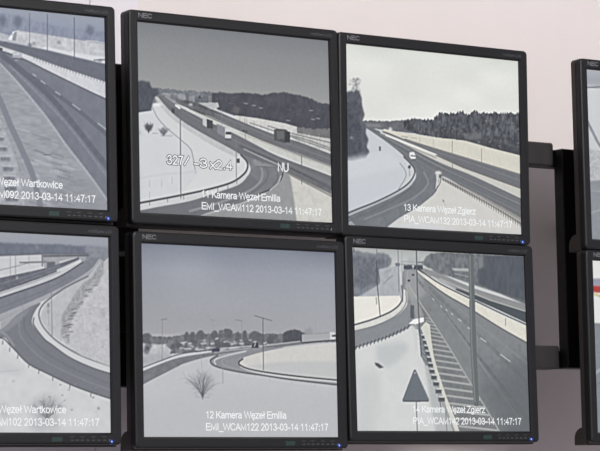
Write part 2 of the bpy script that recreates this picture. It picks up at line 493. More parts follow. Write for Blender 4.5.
def still_11():
    p = Picture(QUAD['11'], (222, 224, 226), 11)
    p.vgrad([(0, (140, 143, 147)), (0.2, (153, 155, 157)), (0.36, (168, 168, 168)), (0.40, (170, 171, 173)), (0.41, (214, 215, 217)), (1, (220, 221, 222))])
    p.woods([(136, 90), (160, 89), (185, 91), (215, 93)], [(215, 108), (185, 104), (150, 100), (136, 100)], (128, 132, 139), tex=20, jag=1)
    p.woods([(150, 94), (175, 94), (215, 98)], [(215, 106), (175, 102), (150, 104)], (150, 153, 158), tex=30, jag=1)
    p.woods([(212, 94), (220, 92.5), (232, 93.5), (245, 93), (262, 95), (270, 94), (283, 92.8), (293, 94.5), (305, 97), (314, 100), (318, 103), (332, 104.5)],
            [(332, 140), (322, 133), (308, 130), (300, 133), (296, 128), (285, 124), (270, 122), (258, 119), (245, 117), (235, 116), (218, 110), (212, 104)], (90, 92, 99), tex=9, jag=0.7, cell=8, soft=1)
    for x, y in ((246, 103.5), (254, 105.5), (311, 110.5), (313, 119.3), (288, 120.5), (318, 118.5), (261, 108)):
        p.line([(x - 1.6, y), (x + 1.6, y + 0.4)], 0.9, (170, 172, 176), 0.8)
    p.blob(236, 110, 4, 4, (118, 116, 116), 0.7)
    # snow fields on the right
    p.poly([(235, 115.5), (258, 118.5), (285, 123.5), (297, 127), (297, 132), (275, 131), (255, 126), (238, 121.5)], (208, 207, 205), tex=14, cell=4)
    p.poly([(296, 128), (310, 130), (331, 136), (331, 153), (300, 143), (290, 137)], (196, 196, 194), tex=16, cell=5)
    p.woods([(297, 127), (312, 129), (331, 129)], [(331, 139), (318, 137), (297, 133)], (132, 132, 134), tex=20, jag=1)
    for a in ([(268, 126), (290, 133), (331, 143)], [(286, 134), (310, 141), (331, 148.5)], [(250, 123), (290, 136.5), (331, 150.5)]):
        p.line(a, 0.7, (96, 98, 102), 0.8)
    for x in range(240, 331, 7):
        p.line([(x, 117 + (x - 240) * 0.30), (x, 123 + (x - 240) * 0.31)], 0.35, (110, 110, 114), 0.6)
    p.poly([(203, 102), (218, 103), (219.5, 107), (214, 110), (198, 104)], (188, 189, 191), tex=8)
    p.rect(195, 97, 209, 103, (116, 119, 125), tex=14, cell=4)
    p.rect(199, 96, 201, 99, (90, 93, 99)); p.rect(186, 93, 189, 103, (120, 123, 130), soft=2)
    # left trees, snowfield
    p.woods([(136, 83), (143, 81), (150, 83), (152, 88), (158, 89), (160, 94)], [(155, 98), (153, 104), (151, 113), (136, 115)], (92, 96, 105), tex=10, jag=0.8, soft=2)
    p.poly([(137, 113), (151, 111), (156, 113), (170, 130), (182, 140), (193, 150), (200, 172), (180, 196), (140, 204)], (213, 215, 218), tex=4, cell=20)
    p.band([(155, 97), (162, 108), (175, 121), (195, 135), (215, 147), (237, 158)], [(158, 97), (171, 111), (181, 119), (200, 131), (222, 144), (240, 153)], (196, 197, 199), tex=6)
    p.blob(158, 105, 4.5, 1.6, (232, 234, 236), 0.9, 0)
    p.line([(153, 108), (158, 118), (166, 127), (180, 139), (190, 148), (193, 156), (196, 173)], 0.9, (152, 154, 158), 0.8, True)
    p.line([(141, 178), (165, 174), (185, 173), (196, 171)], 2, (203, 204, 207), 0.8)
    p.blob(149, 128, 3.4, 3.6, (118, 122, 128)); p.bush(149, 133, 10, 0.7, 18, (92, 96, 102), 0.6)
    p.blob(164, 131.5, 3.2, 4.2, (146, 149, 155)); p.bush(164, 136, 8, 0.8, 14, (120, 123, 129), 0.5); p.line([(153, 133.5), (158, 133.5)], 0.5, (150, 152, 156)); p.line([(161, 136), (173, 136)], 0.5, (160, 162, 166))
    p.blob(139, 133, 3, 2.5, (180, 182, 186), 0.7)
    # left carriageway
    p.band([(158, 96), (164, 104), (172, 112.5), (181, 120), (195, 129), (210, 137.5), (222, 144), (233, 150), (247, 158), (262, 163), (281, 168)],
           [(166, 95), (173, 100), (181, 107), (195, 115), (208, 121.5), (232, 132.5), (260, 147), (280, 157.5), (310, 168), (332, 176.5)], (121, 122, 127), tex=7)
    p.poly([(233, 149), (281, 168), (288, 173), (331, 194), (332, 176.5), (280, 157), (245, 141)], (121, 122, 127), tex=7)
    p.line([(163, 98), (180, 110), (210, 127), (240, 143), (290, 165), (331, 183.5)], 1.6, (138, 139, 143), 0.6, True)
    p.line([(240, 146), (280, 163), (331, 188.5)], 2.2, (98, 99, 104), 0.75, True)
    p.line([(284, 171), (331, 194)], 1.2, (150, 149, 147), 0.8)
    p.line([(166, 96.5), (174, 102), (183, 108)], 2.2, (176, 178, 186), 0.7)
    # upper carriageway and median
    p.band([(174, 97), (193, 104.5), (215, 110.5), (235, 119), (270, 133), (300, 142.5), (332, 154.5)],
           [(178, 104), (190, 109), (205, 114.5), (222, 122), (243, 131.5), (260, 139), (300, 154), (332, 165.5)], (120, 121, 126), tex=8)
    p.poly([(177, 103), (185, 100), (200, 104), (215, 111), (222, 118), (200, 114)], (104, 106, 110), tex=18, cell=4)
    p.line([(215, 114), (240, 124), (280, 141), (331, 159.5)], 0.9, (150, 151, 154), 0.7)
    p.band([(178, 104), (190, 110), (207, 117), (230, 128), (245, 134.5), (262, 141.5), (300, 156), (332, 167.5)],
           [(178, 106), (190, 112.5), (207, 120.5), (232, 132.5), (260, 146.5), (290, 159), (332, 175.5)], (203, 203, 200), tex=6)
    p.line([(190, 109), (243, 132), (262, 140.3), (300, 155), (331, 166)], 1.0, (112, 110, 108), 0.9)
    p.line([(240, 133), (262, 142), (300, 156.6), (331, 167.5)], 0.5, (160, 156, 150), 0.8)
    p.line([(176, 105.5), (180, 108.5)], 1.6, (232, 234, 238)); p.blob(191, 105, 2.2, 1.2, (226, 228, 230), 0.9, 0)
    for k in range(26):
        t = p.rs.rand()
        x, y = 214 + t * 112, 94 + p.rs.rand() * 20 + t * 10
        p.line([(x, y), (x + 1 + 3 * p.rs.rand(), y + 0.3)], 0.6, (136, 137, 142), 0.35)
    for o in (0.25, 0.5, 0.75):
        p.line([(178, 101 + 3 * o), (215, 111.5 + 6.5 * o), (243, 123 + 9 * o), (300, 143 + 11 * o), (331, 155 + 10.5 * o)], 0.6, (142, 143, 146), 0.55)
        p.line([(185, 117 + 4 * o), (222, 135 + 8 * o), (262, 150 + 9 * o), (331, 178 + 14 * o)], 0.6, (142, 143, 147), 0.5)
    # ramp
    p.band([(240, 154), (246, 160), (250, 166), (250.5, 171), (247, 177), (239.5, 184.5), (220, 191.5), (190, 201), (160, 206.5), (138, 211)],
           [(281, 168), (282, 173), (279, 180), (272, 187.5), (262, 193), (245, 201.5), (225, 208), (205, 214), (188, 221), (150, 232)], (139, 140, 145), tex=5, cell=10)
    p.poly([(138, 211), (190, 201.5), (235, 187), (252, 176), (262, 185), (232, 203), (200, 215), (180, 222), (138, 214)], (122, 123, 128), tex=5, a=0.75, soft=3)
    for w, c, pts in ((2.2, (156, 157, 161), [(255, 160), (262, 170), (260, 182), (245, 193), (215, 204), (190, 211)]),
                      (2.5, (124, 125, 130), [(262, 162), (268, 172), (265, 182), (250, 194), (225, 204), (200, 211)])):
        p.line(pts, w, c, 0.7, True)
    p.poly([(252, 160), (279, 167.5), (256, 166.5)], (152, 152, 154), soft=2)
    p.line([(244, 149), (262, 157.5), (281, 166)], 1.1, (190, 190, 190), 0.8)
    p.line([(256, 166.5), (280, 167.5)], 0.8, (110, 111, 115), 0.8)
    # snow strip and guard rail round the ramp
    p.band([(139, 203), (160, 199.5), (181, 195.5), (209, 189.5), (232, 182.5), (245, 173), (248, 166), (244, 159)],
           [(139, 210), (160, 206), (190, 200.5), (220, 191), (239, 184), (249, 174), (250, 166), (246, 160)], (205, 206, 208), tex=5)
    p.line([(138, 203.3), (160, 199.2), (181, 195.2), (209, 189.2), (232, 182.3), (244, 174), (247.8, 167), (246.5, 161), (241, 155)], 1.7, (92, 93, 98), 0.95, True)
    for x, y in ((150, 201), (168, 198), (184, 195), (205, 190.5), (218, 187.5), (228, 184.5), (237, 180)):
        p.line([(x, y), (x, y + 4)], 0.6, (110, 111, 115), 0.9)
    # gore at the right, right-hand rail
    p.poly([(283, 171), (290, 176), (300, 190), (300, 224), (180, 224), (205, 214.5), (245, 202), (264, 194), (276, 186)], (160, 161, 163), tex=6)
    p.poly([(290, 175), (331, 196.5), (334, 226), (297, 224), (294, 200)], (206, 205, 199), tex=8, soft=2)
    p.line([(286, 172.5), (308, 184), (332, 196.5)], 1.4, (140, 139, 137), 0.9)
    p.line([(283, 170), (282.5, 175), (279.5, 181), (272, 188), (261, 193.5), (246, 199)], 1.5, (94, 95, 99), 0.95, True)
    p.line([(275, 168.5), (277.5, 173), (277.3, 179), (273, 185)], 0.9, (112, 113, 117), 0.8, True)
    p.line([(281, 176), (278, 183), (270, 190)], 1.0, (206, 206, 206), 0.8, True)
    p.line([(262, 195), (245, 202), (225, 208.5), (206, 214)], 0.8, (198, 199, 201), 0.8, True)
    # vehicles
    p.poly([(203, 118.5), (208, 119.5), (208, 128), (203, 125)], (196, 198, 200)); p.poly([(207, 119), (213, 121), (213, 129), (207, 128)], (84, 86, 90))
    p.poly([(217, 124), (226, 127), (226, 138), (217.5, 133)], (146, 147, 155)); p.poly([(217, 124), (219, 123.3), (230, 127.5), (226, 128)], (196, 198, 200))
    p.poly([(225, 128), (230.6, 129), (231.5, 138.5), (225.5, 139)], (206, 208, 208)); p.rect(226, 132, 231, 134.6, (78, 80, 86)); p.line([(225.5, 139), (231, 139.2)], 0.9, (80, 82, 86))
    p.poly([(274, 130), (277, 128.8), (286, 129.5), (290, 133), (290, 143), (284, 143), (274, 140)], (96, 98, 100), tex=10, cell=4); p.rect(277, 131, 284, 139, (114, 116, 118)); p.rect(285, 132, 290, 142, (74, 76, 78))
    p.poly([(172, 108), (175, 109), (175, 114), (172, 113)], (88, 90, 95)); p.line([(243, 130.5), (247, 132)], 1.2, (76, 78, 82))
    # poles
    p.line([(180.6, 120), (181.2, 198)], 1.0, (118, 120, 125)); p.line([(236.2, 140), (236.6, 181)], 0.8, (140, 142, 146))
    p.rect(237, 158.5, 240, 163, (96, 98, 102)); p.line([(301.5, 156), (301.8, 184)], 0.8, (120, 120, 122))
    p.line([(222, 110), (222, 128)], 0.4, (150, 152, 155)); p.line([(245, 118), (245.5, 142)], 0.5, (130, 132, 135))
    for x, y in ((150, 196), (162, 184), (172.5, 181), (150, 184)):
        p.line([(x, y - 4), (x, y + 3)], 0.5, (165, 167, 170), 0.8)
    p.tone([(0, 0), (60, 46), (94, 82), (122, 111), (140, 122), (150, 140), (168, 156), (205, 201), (222, 212), (240, 240)])
    return p


def still_13():
    p = Picture(QUAD['13'], (214, 216, 219), 13)
    p.vgrad([(0, (222, 224, 218)), (0.1, (229, 230, 226)), (0.42, (230, 230, 227)), (0.44, (207, 210, 215)), (1, (204, 207, 213))])
    p.blend(np.ones((CH, CW)), (206, 209, 205), a=0.0)
    p.c += (p.noise(110, 60) * 4)[:, :, None] * (np.arange(CH) < CH * 0.44)[:, None, None]
    # woods
    p.woods([(360, 121.5), (375, 121), (390, 122), (402, 120.5), (415, 119.4), (433, 120.6)], [(440, 138), (418, 134), (400, 132), (384, 130), (366, 128)], (112, 114, 119), tex=12, jag=0.7)
    p.poly([(362, 123), (380, 124), (382, 128), (364, 127)], (160, 160, 162), a=0.5, soft=2)
    p.woods([(404, 122), (412, 119.5), (420, 120), (433, 120.6), (436, 117), (439, 114.5), (446.5, 113.5), (454, 114), (463, 111.5), (467.5, 115), (475, 111), (479.5, 115), (484, 113), (493, 113), (505, 113.5), (522, 113.4)],
            [(522, 157), (505, 152), (493, 149), (475, 144), (463, 141), (442, 138.5), (418, 134.5), (404, 129)], (92, 95, 101), tex=30, jag=1.9, step=1.0, cell=5)
    p.poly([(440, 132), (475, 137), (520, 148), (520, 156), (493, 149), (463, 141), (440, 138)], (80, 82, 88), a=0.6, soft=3)
    p.poly([(462, 133), (480, 133), (482, 140), (465, 140)], (132, 133, 136), a=0.6, tex=15, soft=3)
    p.specks((440, 118, 518, 148), 26, (140, 143, 148), (0.9, 0.5), 0.6)
    # field beyond
    p.band([(384, 129), (400, 132.5), (418, 135), (442, 138.3), (463, 140.6), (475, 143.6), (493, 148.7), (522, 156)],
           [(384, 132), (405, 140), (421, 145), (463, 158), (522, 176)], (218, 215, 204), tex=5)
    p.blob(390.5, 130, 2, 2.2, (225, 226, 226), 0.9, 0); p.line([(402, 136.5), (408, 137.5)], 0.7, (150, 150, 150)); p.line([(411, 138), (417, 138.5)], 0.6, (165, 165, 160))
    # left trees
    for _ in range(150):
        x, y = 356 + p.rs.randn() * 2.2, 79 + p.rs.rand() * 22
        p.blob(x, y, 0.5 + 0.7 * p.rs.rand(), 0.6 + 0.8 * p.rs.rand(), (130, 132, 137), 0.3, 8, 1)
    p.woods([(345, 96), (349, 91), (353, 93), (357, 90), (360, 93)], [(362, 98), (362.5, 106), (365, 115), (363, 121), (367, 126), (366, 133), (369, 140), (367, 147), (370, 152), (366, 158), (360, 159), (352, 161), (345, 160)], (100, 103, 112), tex=18, jag=2, cell=5, soft=2)
    p.poly([(345, 106), (358, 100), (361, 130), (364, 152), (350, 157), (345, 157)], (84, 87, 96), a=0.6, tex=16, cell=5, soft=4)
    p.blob(352, 138, 1.5, 1, (170, 172, 178), 0.8, 0)
    p.poly([(346, 158), (368, 155), (390, 152), (405, 166), (380, 172), (347, 180)], (214, 217, 221), a=0.7, soft=6)
    # near carriageway
    p.band([(366, 128), (379, 136.5), (397, 150), (407.5, 159.6), (414, 167), (425, 178), (440, 178), (445, 177), (469, 190.5), (493, 202.5), (524, 221)],
           [(369, 127), (382, 132.5), (409, 147), (442, 163.5), (472, 175.5), (524, 200)], (118, 121, 125), tex=6, cell=8)
    p.line([(380, 134), (409, 150), (442, 168), (480, 186), (522, 205)], 1.5, (142, 144, 147), 0.7, True)
    p.line([(375, 133.5), (400, 150), (430, 168), (460, 183), (522, 213)], 1.0, (140, 142, 145), 0.6, True)
    p.line([(380, 136), (420, 159), (470, 182), (522, 207)], 1.0, (104, 107, 112), 0.6, True)
    p.line([(440, 164), (480, 181), (522, 202)], 1.2, (130, 132, 136), 0.7)
    # far carriageway and median
    p.band([(382, 131), (388, 132.6), (405, 139.5), (421, 144.8), (463, 157.6), (522, 175.5)], [(384, 134), (403, 140.5), (436, 154.5), (463, 167.4), (522, 188.5)], (120, 122, 127), tex=6)
    p.line([(405, 139), (421, 144.3), (463, 157), (521, 174.6)], 0.7, (92, 94, 98), 0.9)
    p.line([(403, 141), (440, 153), (480, 166), (521, 181)], 0.6, (145, 147, 150), 0.7)
    p.band([(380, 131.5), (403, 140.5), (436, 154.8), (463, 167.6), (522, 188.8)], [(381, 133.5), (409, 147.2), (442, 163.6), (472, 175.6), (522, 199)], (206, 205, 199), tex=5)
    p.line([(384, 135), (410, 147), (436, 158)], 0.7, (120, 122, 126), 0.8)
    p.line([(386, 135.5), (410, 145), (437, 155)], 1.2, (238, 238, 236), 0.95)
    p.line([(436, 155.3), (463, 167.6), (522, 189)], 1.1, (112, 108, 104), 0.9)
    # ramp
    p.band([(405, 157), (412, 165), (416, 173), (415, 180), (407.5, 187.5), (394, 195), (373, 204), (345, 214)],
           [(432, 171), (437, 175), (440, 184), (435, 193), (427, 201), (415, 209), (400, 217.5), (390, 225), (370, 240)], (126, 130, 135), tex=7, cell=10)
    p.poly([(345, 214), (373, 204.5), (398, 194), (415, 181), (420, 172), (410, 161), (420, 166), (438, 174), (425, 190), (405, 204), (380, 217), (360, 226), (346, 226)], (120, 124, 129), a=0.5, tex=6, soft=4)
    p.line([(424, 172), (428, 184), (415, 197), (392, 208), (365, 219)], 2.0, (142, 145, 149), 0.6, True)
    p.line([(346, 222), (375, 210), (398, 198), (412, 187)], 1.6, (106, 110, 115), 0.6, True)
    p.band([(347, 212.5), (373, 203), (394, 193.5), (406, 186), (413, 178)], [(347, 217), (373, 206), (394, 196.5), (409, 187.5), (415, 180)], (196, 199, 204), a=0.7)
    p.band([(404, 163), (409, 170), (409, 177), (402, 187)], [(410, 163), (414.5, 170), (413.5, 178), (406, 187)], (208, 209, 210))
    p.line([(346, 214), (358, 209), (378, 201), (398, 191), (409, 183), (414.3, 175), (414.5, 169), (410, 163), (404, 157)], 1.5, (98, 102, 108), 0.95, True)
    p.line([(400, 163), (405.5, 171), (405.5, 178), (398, 190.5)], 0.8, (138, 141, 146), 0.9, True)
    p.line([(409.5, 167), (409.8, 176)], 0.6, (130, 132, 136)); p.rect(408.3, 165.3, 410.8, 168.5, (96, 98, 104))
    # right-hand snow triangle, rail
    p.poly([(440, 178), (470, 191.5), (493, 203.5), (524, 222), (524, 240), (372, 240), (392, 224), (416, 209), (436, 193)], (213, 212, 208), tex=4, cell=14)
    p.poly([(372, 240), (392, 225), (416, 222), (470, 232), (470, 240)], (216, 218, 221), a=0.8, soft=4)
    p.band([(441, 177), (470, 190), (493, 202), (524, 219.5)], [(442, 180), (470, 195), (493, 207.5), (524, 227)], (152, 151, 148), tex=10, cell=4)
    for i in range(34):
        t = i / 33
        x, y = 443 + t * 79, 179.5 + t * 44 + t * t * 2.5
        p.line([(x, y - 1.8 - t), (x + 0.6, y + 1.2 + t)], 0.7, (92, 91, 90), 0.85)
        p.line([(x - 1, y - 3 - t), (x + 2.4, y - 1.8 - t)], 0.6, (200, 200, 198), 0.75)
    p.blob(438.5, 173, 3.2, 1.8, (228, 228, 226), 0.95, 0); p.poly([(436, 174), (439, 174.5), (438.5, 184), (435.5, 190), (436.5, 180)], (205, 206, 206))
    p.line([(440, 175), (440.5, 182), (435.5, 191)], 0.8, (98, 100, 104), 0.9, True)
    p.line([(443, 200), (444, 201.5)], 0.9, (110, 110, 110)); p.line([(443, 201), (446, 206)], 0.5, (170, 170, 168))
    # van, posts
    p.poly([(409.5, 152.5), (414, 152), (416, 156), (416, 159), (411.5, 159.3), (409.8, 157)], (226, 228, 228)); p.line([(411, 155.8), (415.6, 156.3)], 1.0, (104, 106, 112)); p.line([(411.5, 159.6), (416, 159.5)], 0.7, (86, 88, 92))
    p.line([(452.3, 141), (452.5, 168)], 0.6, (128, 128, 126)); p.line([(481.5, 149), (481.5, 162)], 0.6, (130, 130, 128)); p.line([(433.5, 139), (433.5, 149)], 0.35, (160, 160, 156)); p.line([(420, 138), (420, 144)], 0.35, (150, 150, 148))
    p.rect(379.3, 146.5, 381.3, 151, (120, 122, 128))
    p.tone([(0, 0), (80, 70), (95, 86), (118, 113), (126, 116), (150, 146), (200, 194), (213, 205), (222, 214), (240, 240)])
    return p


def still_12():
    p = Picture(QUAD['12'], (198, 199, 202), 12)
    p.vgrad([(0, (124, 129, 143)), (0.13, (150, 154, 164)), (0.3, (157, 159, 166)), (0.46, (162, 162, 167)), (0.49, (188, 189, 192)), (0.62, (199, 200, 203)), (0.85, (194, 195, 197)), (1, (186, 187, 190))])
    p.c += (p.noise(150, 70) * 5)[:, :, None] * (np.arange(CH) < CH * 0.47)[:, None, None]
    # belt of trees and houses
    p.woods([(138, 337), (143, 334.5), (150, 333), (153, 336.5), (170, 337), (185, 335), (213, 334), (240, 333.5), (262, 334), (283, 334), (310, 334.5), (340, 336)],
            [(340, 342), (310, 343), (262, 348), (230, 349), (200, 352), (170, 354), (138, 358)], (118, 120, 126), tex=14, jag=0.5, cell=6)
    for x0, x1, y0 in ((143, 151, 333.5), (185.5, 189, 331.5), (191, 195, 331.5), (197.5, 204.5, 330.3), (212, 217.5, 330.5), (219, 233, 328.8), (236, 239, 331.5), (243, 247, 330.5), (250.5, 260, 330.8)):
        p.clump(x0, x1, y0, y0 + 9, (110, 112, 118), r=1.1)
    p.woods([(283, 334), (288, 330.5), (294, 329.8), (302, 332), (306, 334)], [(306, 343), (283, 344)], (96, 98, 105), tex=8, jag=0.6, soft=1)
    for _ in range(46):
        x, y = 172 + p.rs.rand() * 90, 340 + p.rs.rand() * 10
        p.blob(x, y, 0.8 + p.rs.rand() * 1.6, 0.5 + p.rs.rand() * 0.5, (196, 197, 201) if p.rs.rand() < 0.55 else (104, 106, 112), 0.7, 6, 1)
    p.poly([(304, 331), (310, 327), (313, 331), (312, 334), (304, 334)], (140, 141, 146), a=0.7, soft=2)
    p.poly([(140, 343), (150, 344), (165, 345), (172, 350), (168, 358), (150, 361), (140, 363)], (190, 191, 195), tex=22, cell=6, soft=1)
    for x, y, w in ((184, 342.5, 7), (190, 343.5, 4), (204, 343.3, 6), (213, 343.5, 4), (188, 348.5, 8), (200, 349.5, 9), (209, 347.5, 6), (217, 338.5, 3), (226, 341.5, 4), (234, 343.5, 5), (242, 343, 5), (234, 348, 10), (222, 350, 6), (206, 351.5, 8), (270, 344, 5), (265, 343, 4), (279, 345, 6), (255, 342, 3), (155, 347, 4), (165, 344.5, 3), (150, 349.5, 5)):
        q = [(x - w / 2 + w * k / 5, y + 0.3 - 0.06 * k + (p.rs.rand() - 0.5) * 0.9) for k in range(6)]
        p.line(q, 0.8, (206, 207, 210), 0.75)
        p.line([(x - w * 0.3, y + 0.9), (x + w * 0.2, y + 0.7)], 0.6, (206, 207, 210), 0.6)
    for x, y, r in ((178.5, 345, 2.6), (173, 347, 2), (149, 346, 3.4), (187, 345.5, 1.6), (147, 350, 3), (218, 345, 3.4), (228, 345.5, 3), (247, 343, 3), (271, 341, 4)):
        p.blob(x, y, r, r * 1.5, (104, 107, 113), 0.8, 8)
    p.poly([(141, 359), (152, 354), (168, 354), (173, 357), (160, 362), (142, 366)], (165, 166, 171), a=0.8, tex=10, soft=3)
    # snow fore-ground
    p.poly([(142, 372), (160, 378), (180, 366), (211, 358), (215, 367), (250, 374), (340, 386), (340, 440), (140, 440)], (196, 197, 200), tex=3, cell=30)
    p.poly([(142, 402), (170, 393), (230, 388), (340, 396), (340, 440), (140, 440)], (188, 189, 192), a=0.6, soft=16)
    # left road
    p.band([(138, 373.5), (142.7, 371.3), (160, 363.5), (180, 357), (206.7, 352.5), (230, 349.5), (252, 346.7), (285, 343.5), (340, 338.6)],
           [(138, 387), (152, 379.5), (166.7, 372), (180, 365.3), (200, 358.9), (217, 355.3), (240, 351.5), (265, 349.2), (300, 344.8), (340, 340.6)], (121, 122, 127), tex=5)
    p.band([(138, 370), (160, 362), (180, 355.5), (206, 352), (226, 349)], [(138, 373.5), (160, 364.3), (180, 357.6), (206, 353.3), (226, 350)], (206, 207, 210))
    p.line([(140, 368.8), (160, 361.3), (180, 354.3), (200, 351.3), (226, 348.6)], 0.8, (98, 100, 105), 0.9, True)
    p.line([(143, 384.5), (152, 379.5), (166.7, 372), (180, 365.5)], 0.7, (104, 105, 110), 0.7)
    p.line([(218, 349), (240, 347), (262, 346), (300, 341.5)], 0.8, (212, 213, 214), 0.85)
    p.line([(215, 352.6), (240, 349.4), (262, 347.3)], 0.7, (205, 206, 208), 0.8)
    # inner field of the loop
    p.band([(239, 363), (243, 358), (252, 354.5), (265, 351.5), (300, 346.5), (340, 342.5)], [(239, 363), (245, 367), (257, 371), (280, 374.5), (310, 378), (340, 380.5)], (209, 208, 205), tex=3)
    p.poly([(246, 366), (275, 362.5), (300, 361.5), (340, 361.5), (340, 380), (300, 376), (262, 371.5)], (194, 195, 197), a=0.75, soft=3)
    # loop road
    p.band([(252, 348), (233, 352.7), (217, 356.3), (211, 360.2), (212.5, 364.5), (220, 367.5), (240, 372), (260, 375), (290, 379.5), (340, 385)],
           [(285, 347.2), (264, 351.8), (250.7, 355.3), (241.5, 358.8), (238.9, 362.7), (243, 366.3), (253, 370), (280, 374.4), (310, 378), (340, 380.4)], (133, 134, 139), tex=5)
    p.line([(248, 351), (228, 357), (222, 361.5), (229, 367), (248, 371)], 1.5, (146, 147, 151), 0.7, True)
    p.line([(262, 350.3), (243, 354.5), (226, 360)], 0.9, (198, 199, 202), 0.0, True)
    p.line([(246, 351.3), (230, 354.8), (218, 358.5), (214.5, 361.2), (216, 364.3)], 1.3, (204, 205, 208), 0.9, True)
    p.line([(218, 355.6), (212, 359), (210.6, 361.5), (213.5, 365.3), (225, 369.2), (245, 373), (262, 375.3), (290, 379.6), (340, 385.4)], 1.1, (96, 97, 102), 0.95, True)
    p.line([(241, 366.6), (252, 371), (272, 374.8), (300, 378.3), (340, 382)], 1.7, (208, 208, 209), 0.95, True)
    p.line([(243, 359), (239.3, 362), (240.5, 365.3), (250, 369.3), (268, 372.6), (300, 376.6), (340, 380.4)], 1.3, (84, 85, 91), 0.95, True)
    # truck, car, bush, lamps
    p.poly([(302, 334.5), (329, 333), (330.5, 340), (302, 342.5)], (166, 167, 170)); p.line([(302, 334.6), (330, 333)], 0.5, (130, 131, 136)); p.poly([(329.5, 332), (335, 332.6), (335.5, 339.6), (330, 340)], (208, 209, 211)); p.rect(332, 335, 335.5, 337, (84, 86, 92))
    p.line([(302, 342.8), (335, 340.2)], 0.9, (80, 81, 86))
    p.poly([(211.5, 350), (214, 348.3), (219, 348), (220.5, 350), (219, 352), (212, 352)], (82, 87, 102)); p.poly([(251.5, 348), (253, 343), (258, 342.5), (259, 348)], (82, 84, 88)); p.line([(255.5, 343.5), (254.6, 346.5)], 0.8, (205, 206, 207))
    p.blob(203.5, 382, 10.5, 10, (160, 161, 166), 0.6, 14, 8)
    p.bush(203, 398, 27, 0.95, 34, (108, 109, 116), 0.42, 0.34, 1.1)
    p.line([(203, 399), (203, 390)], 1.0, (96, 97, 104), 0.8)
    p.line([(196, 396.5), (203, 397.5), (210, 397)], 0.8, (150, 151, 156), 0.7)
    p.line([(263, 318), (263.6, 370)], 0.8, (104, 107, 113)); p.line([(254.5, 315.8), (263, 318.3), (272, 321)], 0.7, (112, 115, 121))
    p.line([(162.7, 319.5), (162.5, 361)], 0.55, (124, 127, 134)); p.line([(162, 320), (167.5, 319)], 0.6, (116, 119, 126))
    p.line([(242, 321), (242.3, 338)], 0.5, (134, 137, 143)); p.line([(235.5, 320), (242, 321)], 0.6, (120, 123, 130)); p.line([(213, 321), (214, 333)], 0.4, (140, 142, 148)); p.line([(211, 320), (215, 320.5)], 0.5, (128, 130, 136))
    p.line([(222.8, 366), (223.2, 383)], 0.6, (136, 137, 142)); p.line([(201.5, 356), (202, 368)], 0.4, (150, 151, 156)); p.line([(315, 317), (315.5, 331)], 0.35, (148, 149, 155))
    for x, y in ((240, 373), (255, 375), (270, 378), (292, 381), (315, 384)):
        p.line([(x, y), (x, y + 3)], 0.4, (150, 151, 155), 0.8)
    p.tone([(0, 0), (84, 72), (98, 84), (112, 98), (121, 117), (133, 139), (160, 163), (199, 191), (209, 203), (240, 240)])
    return p


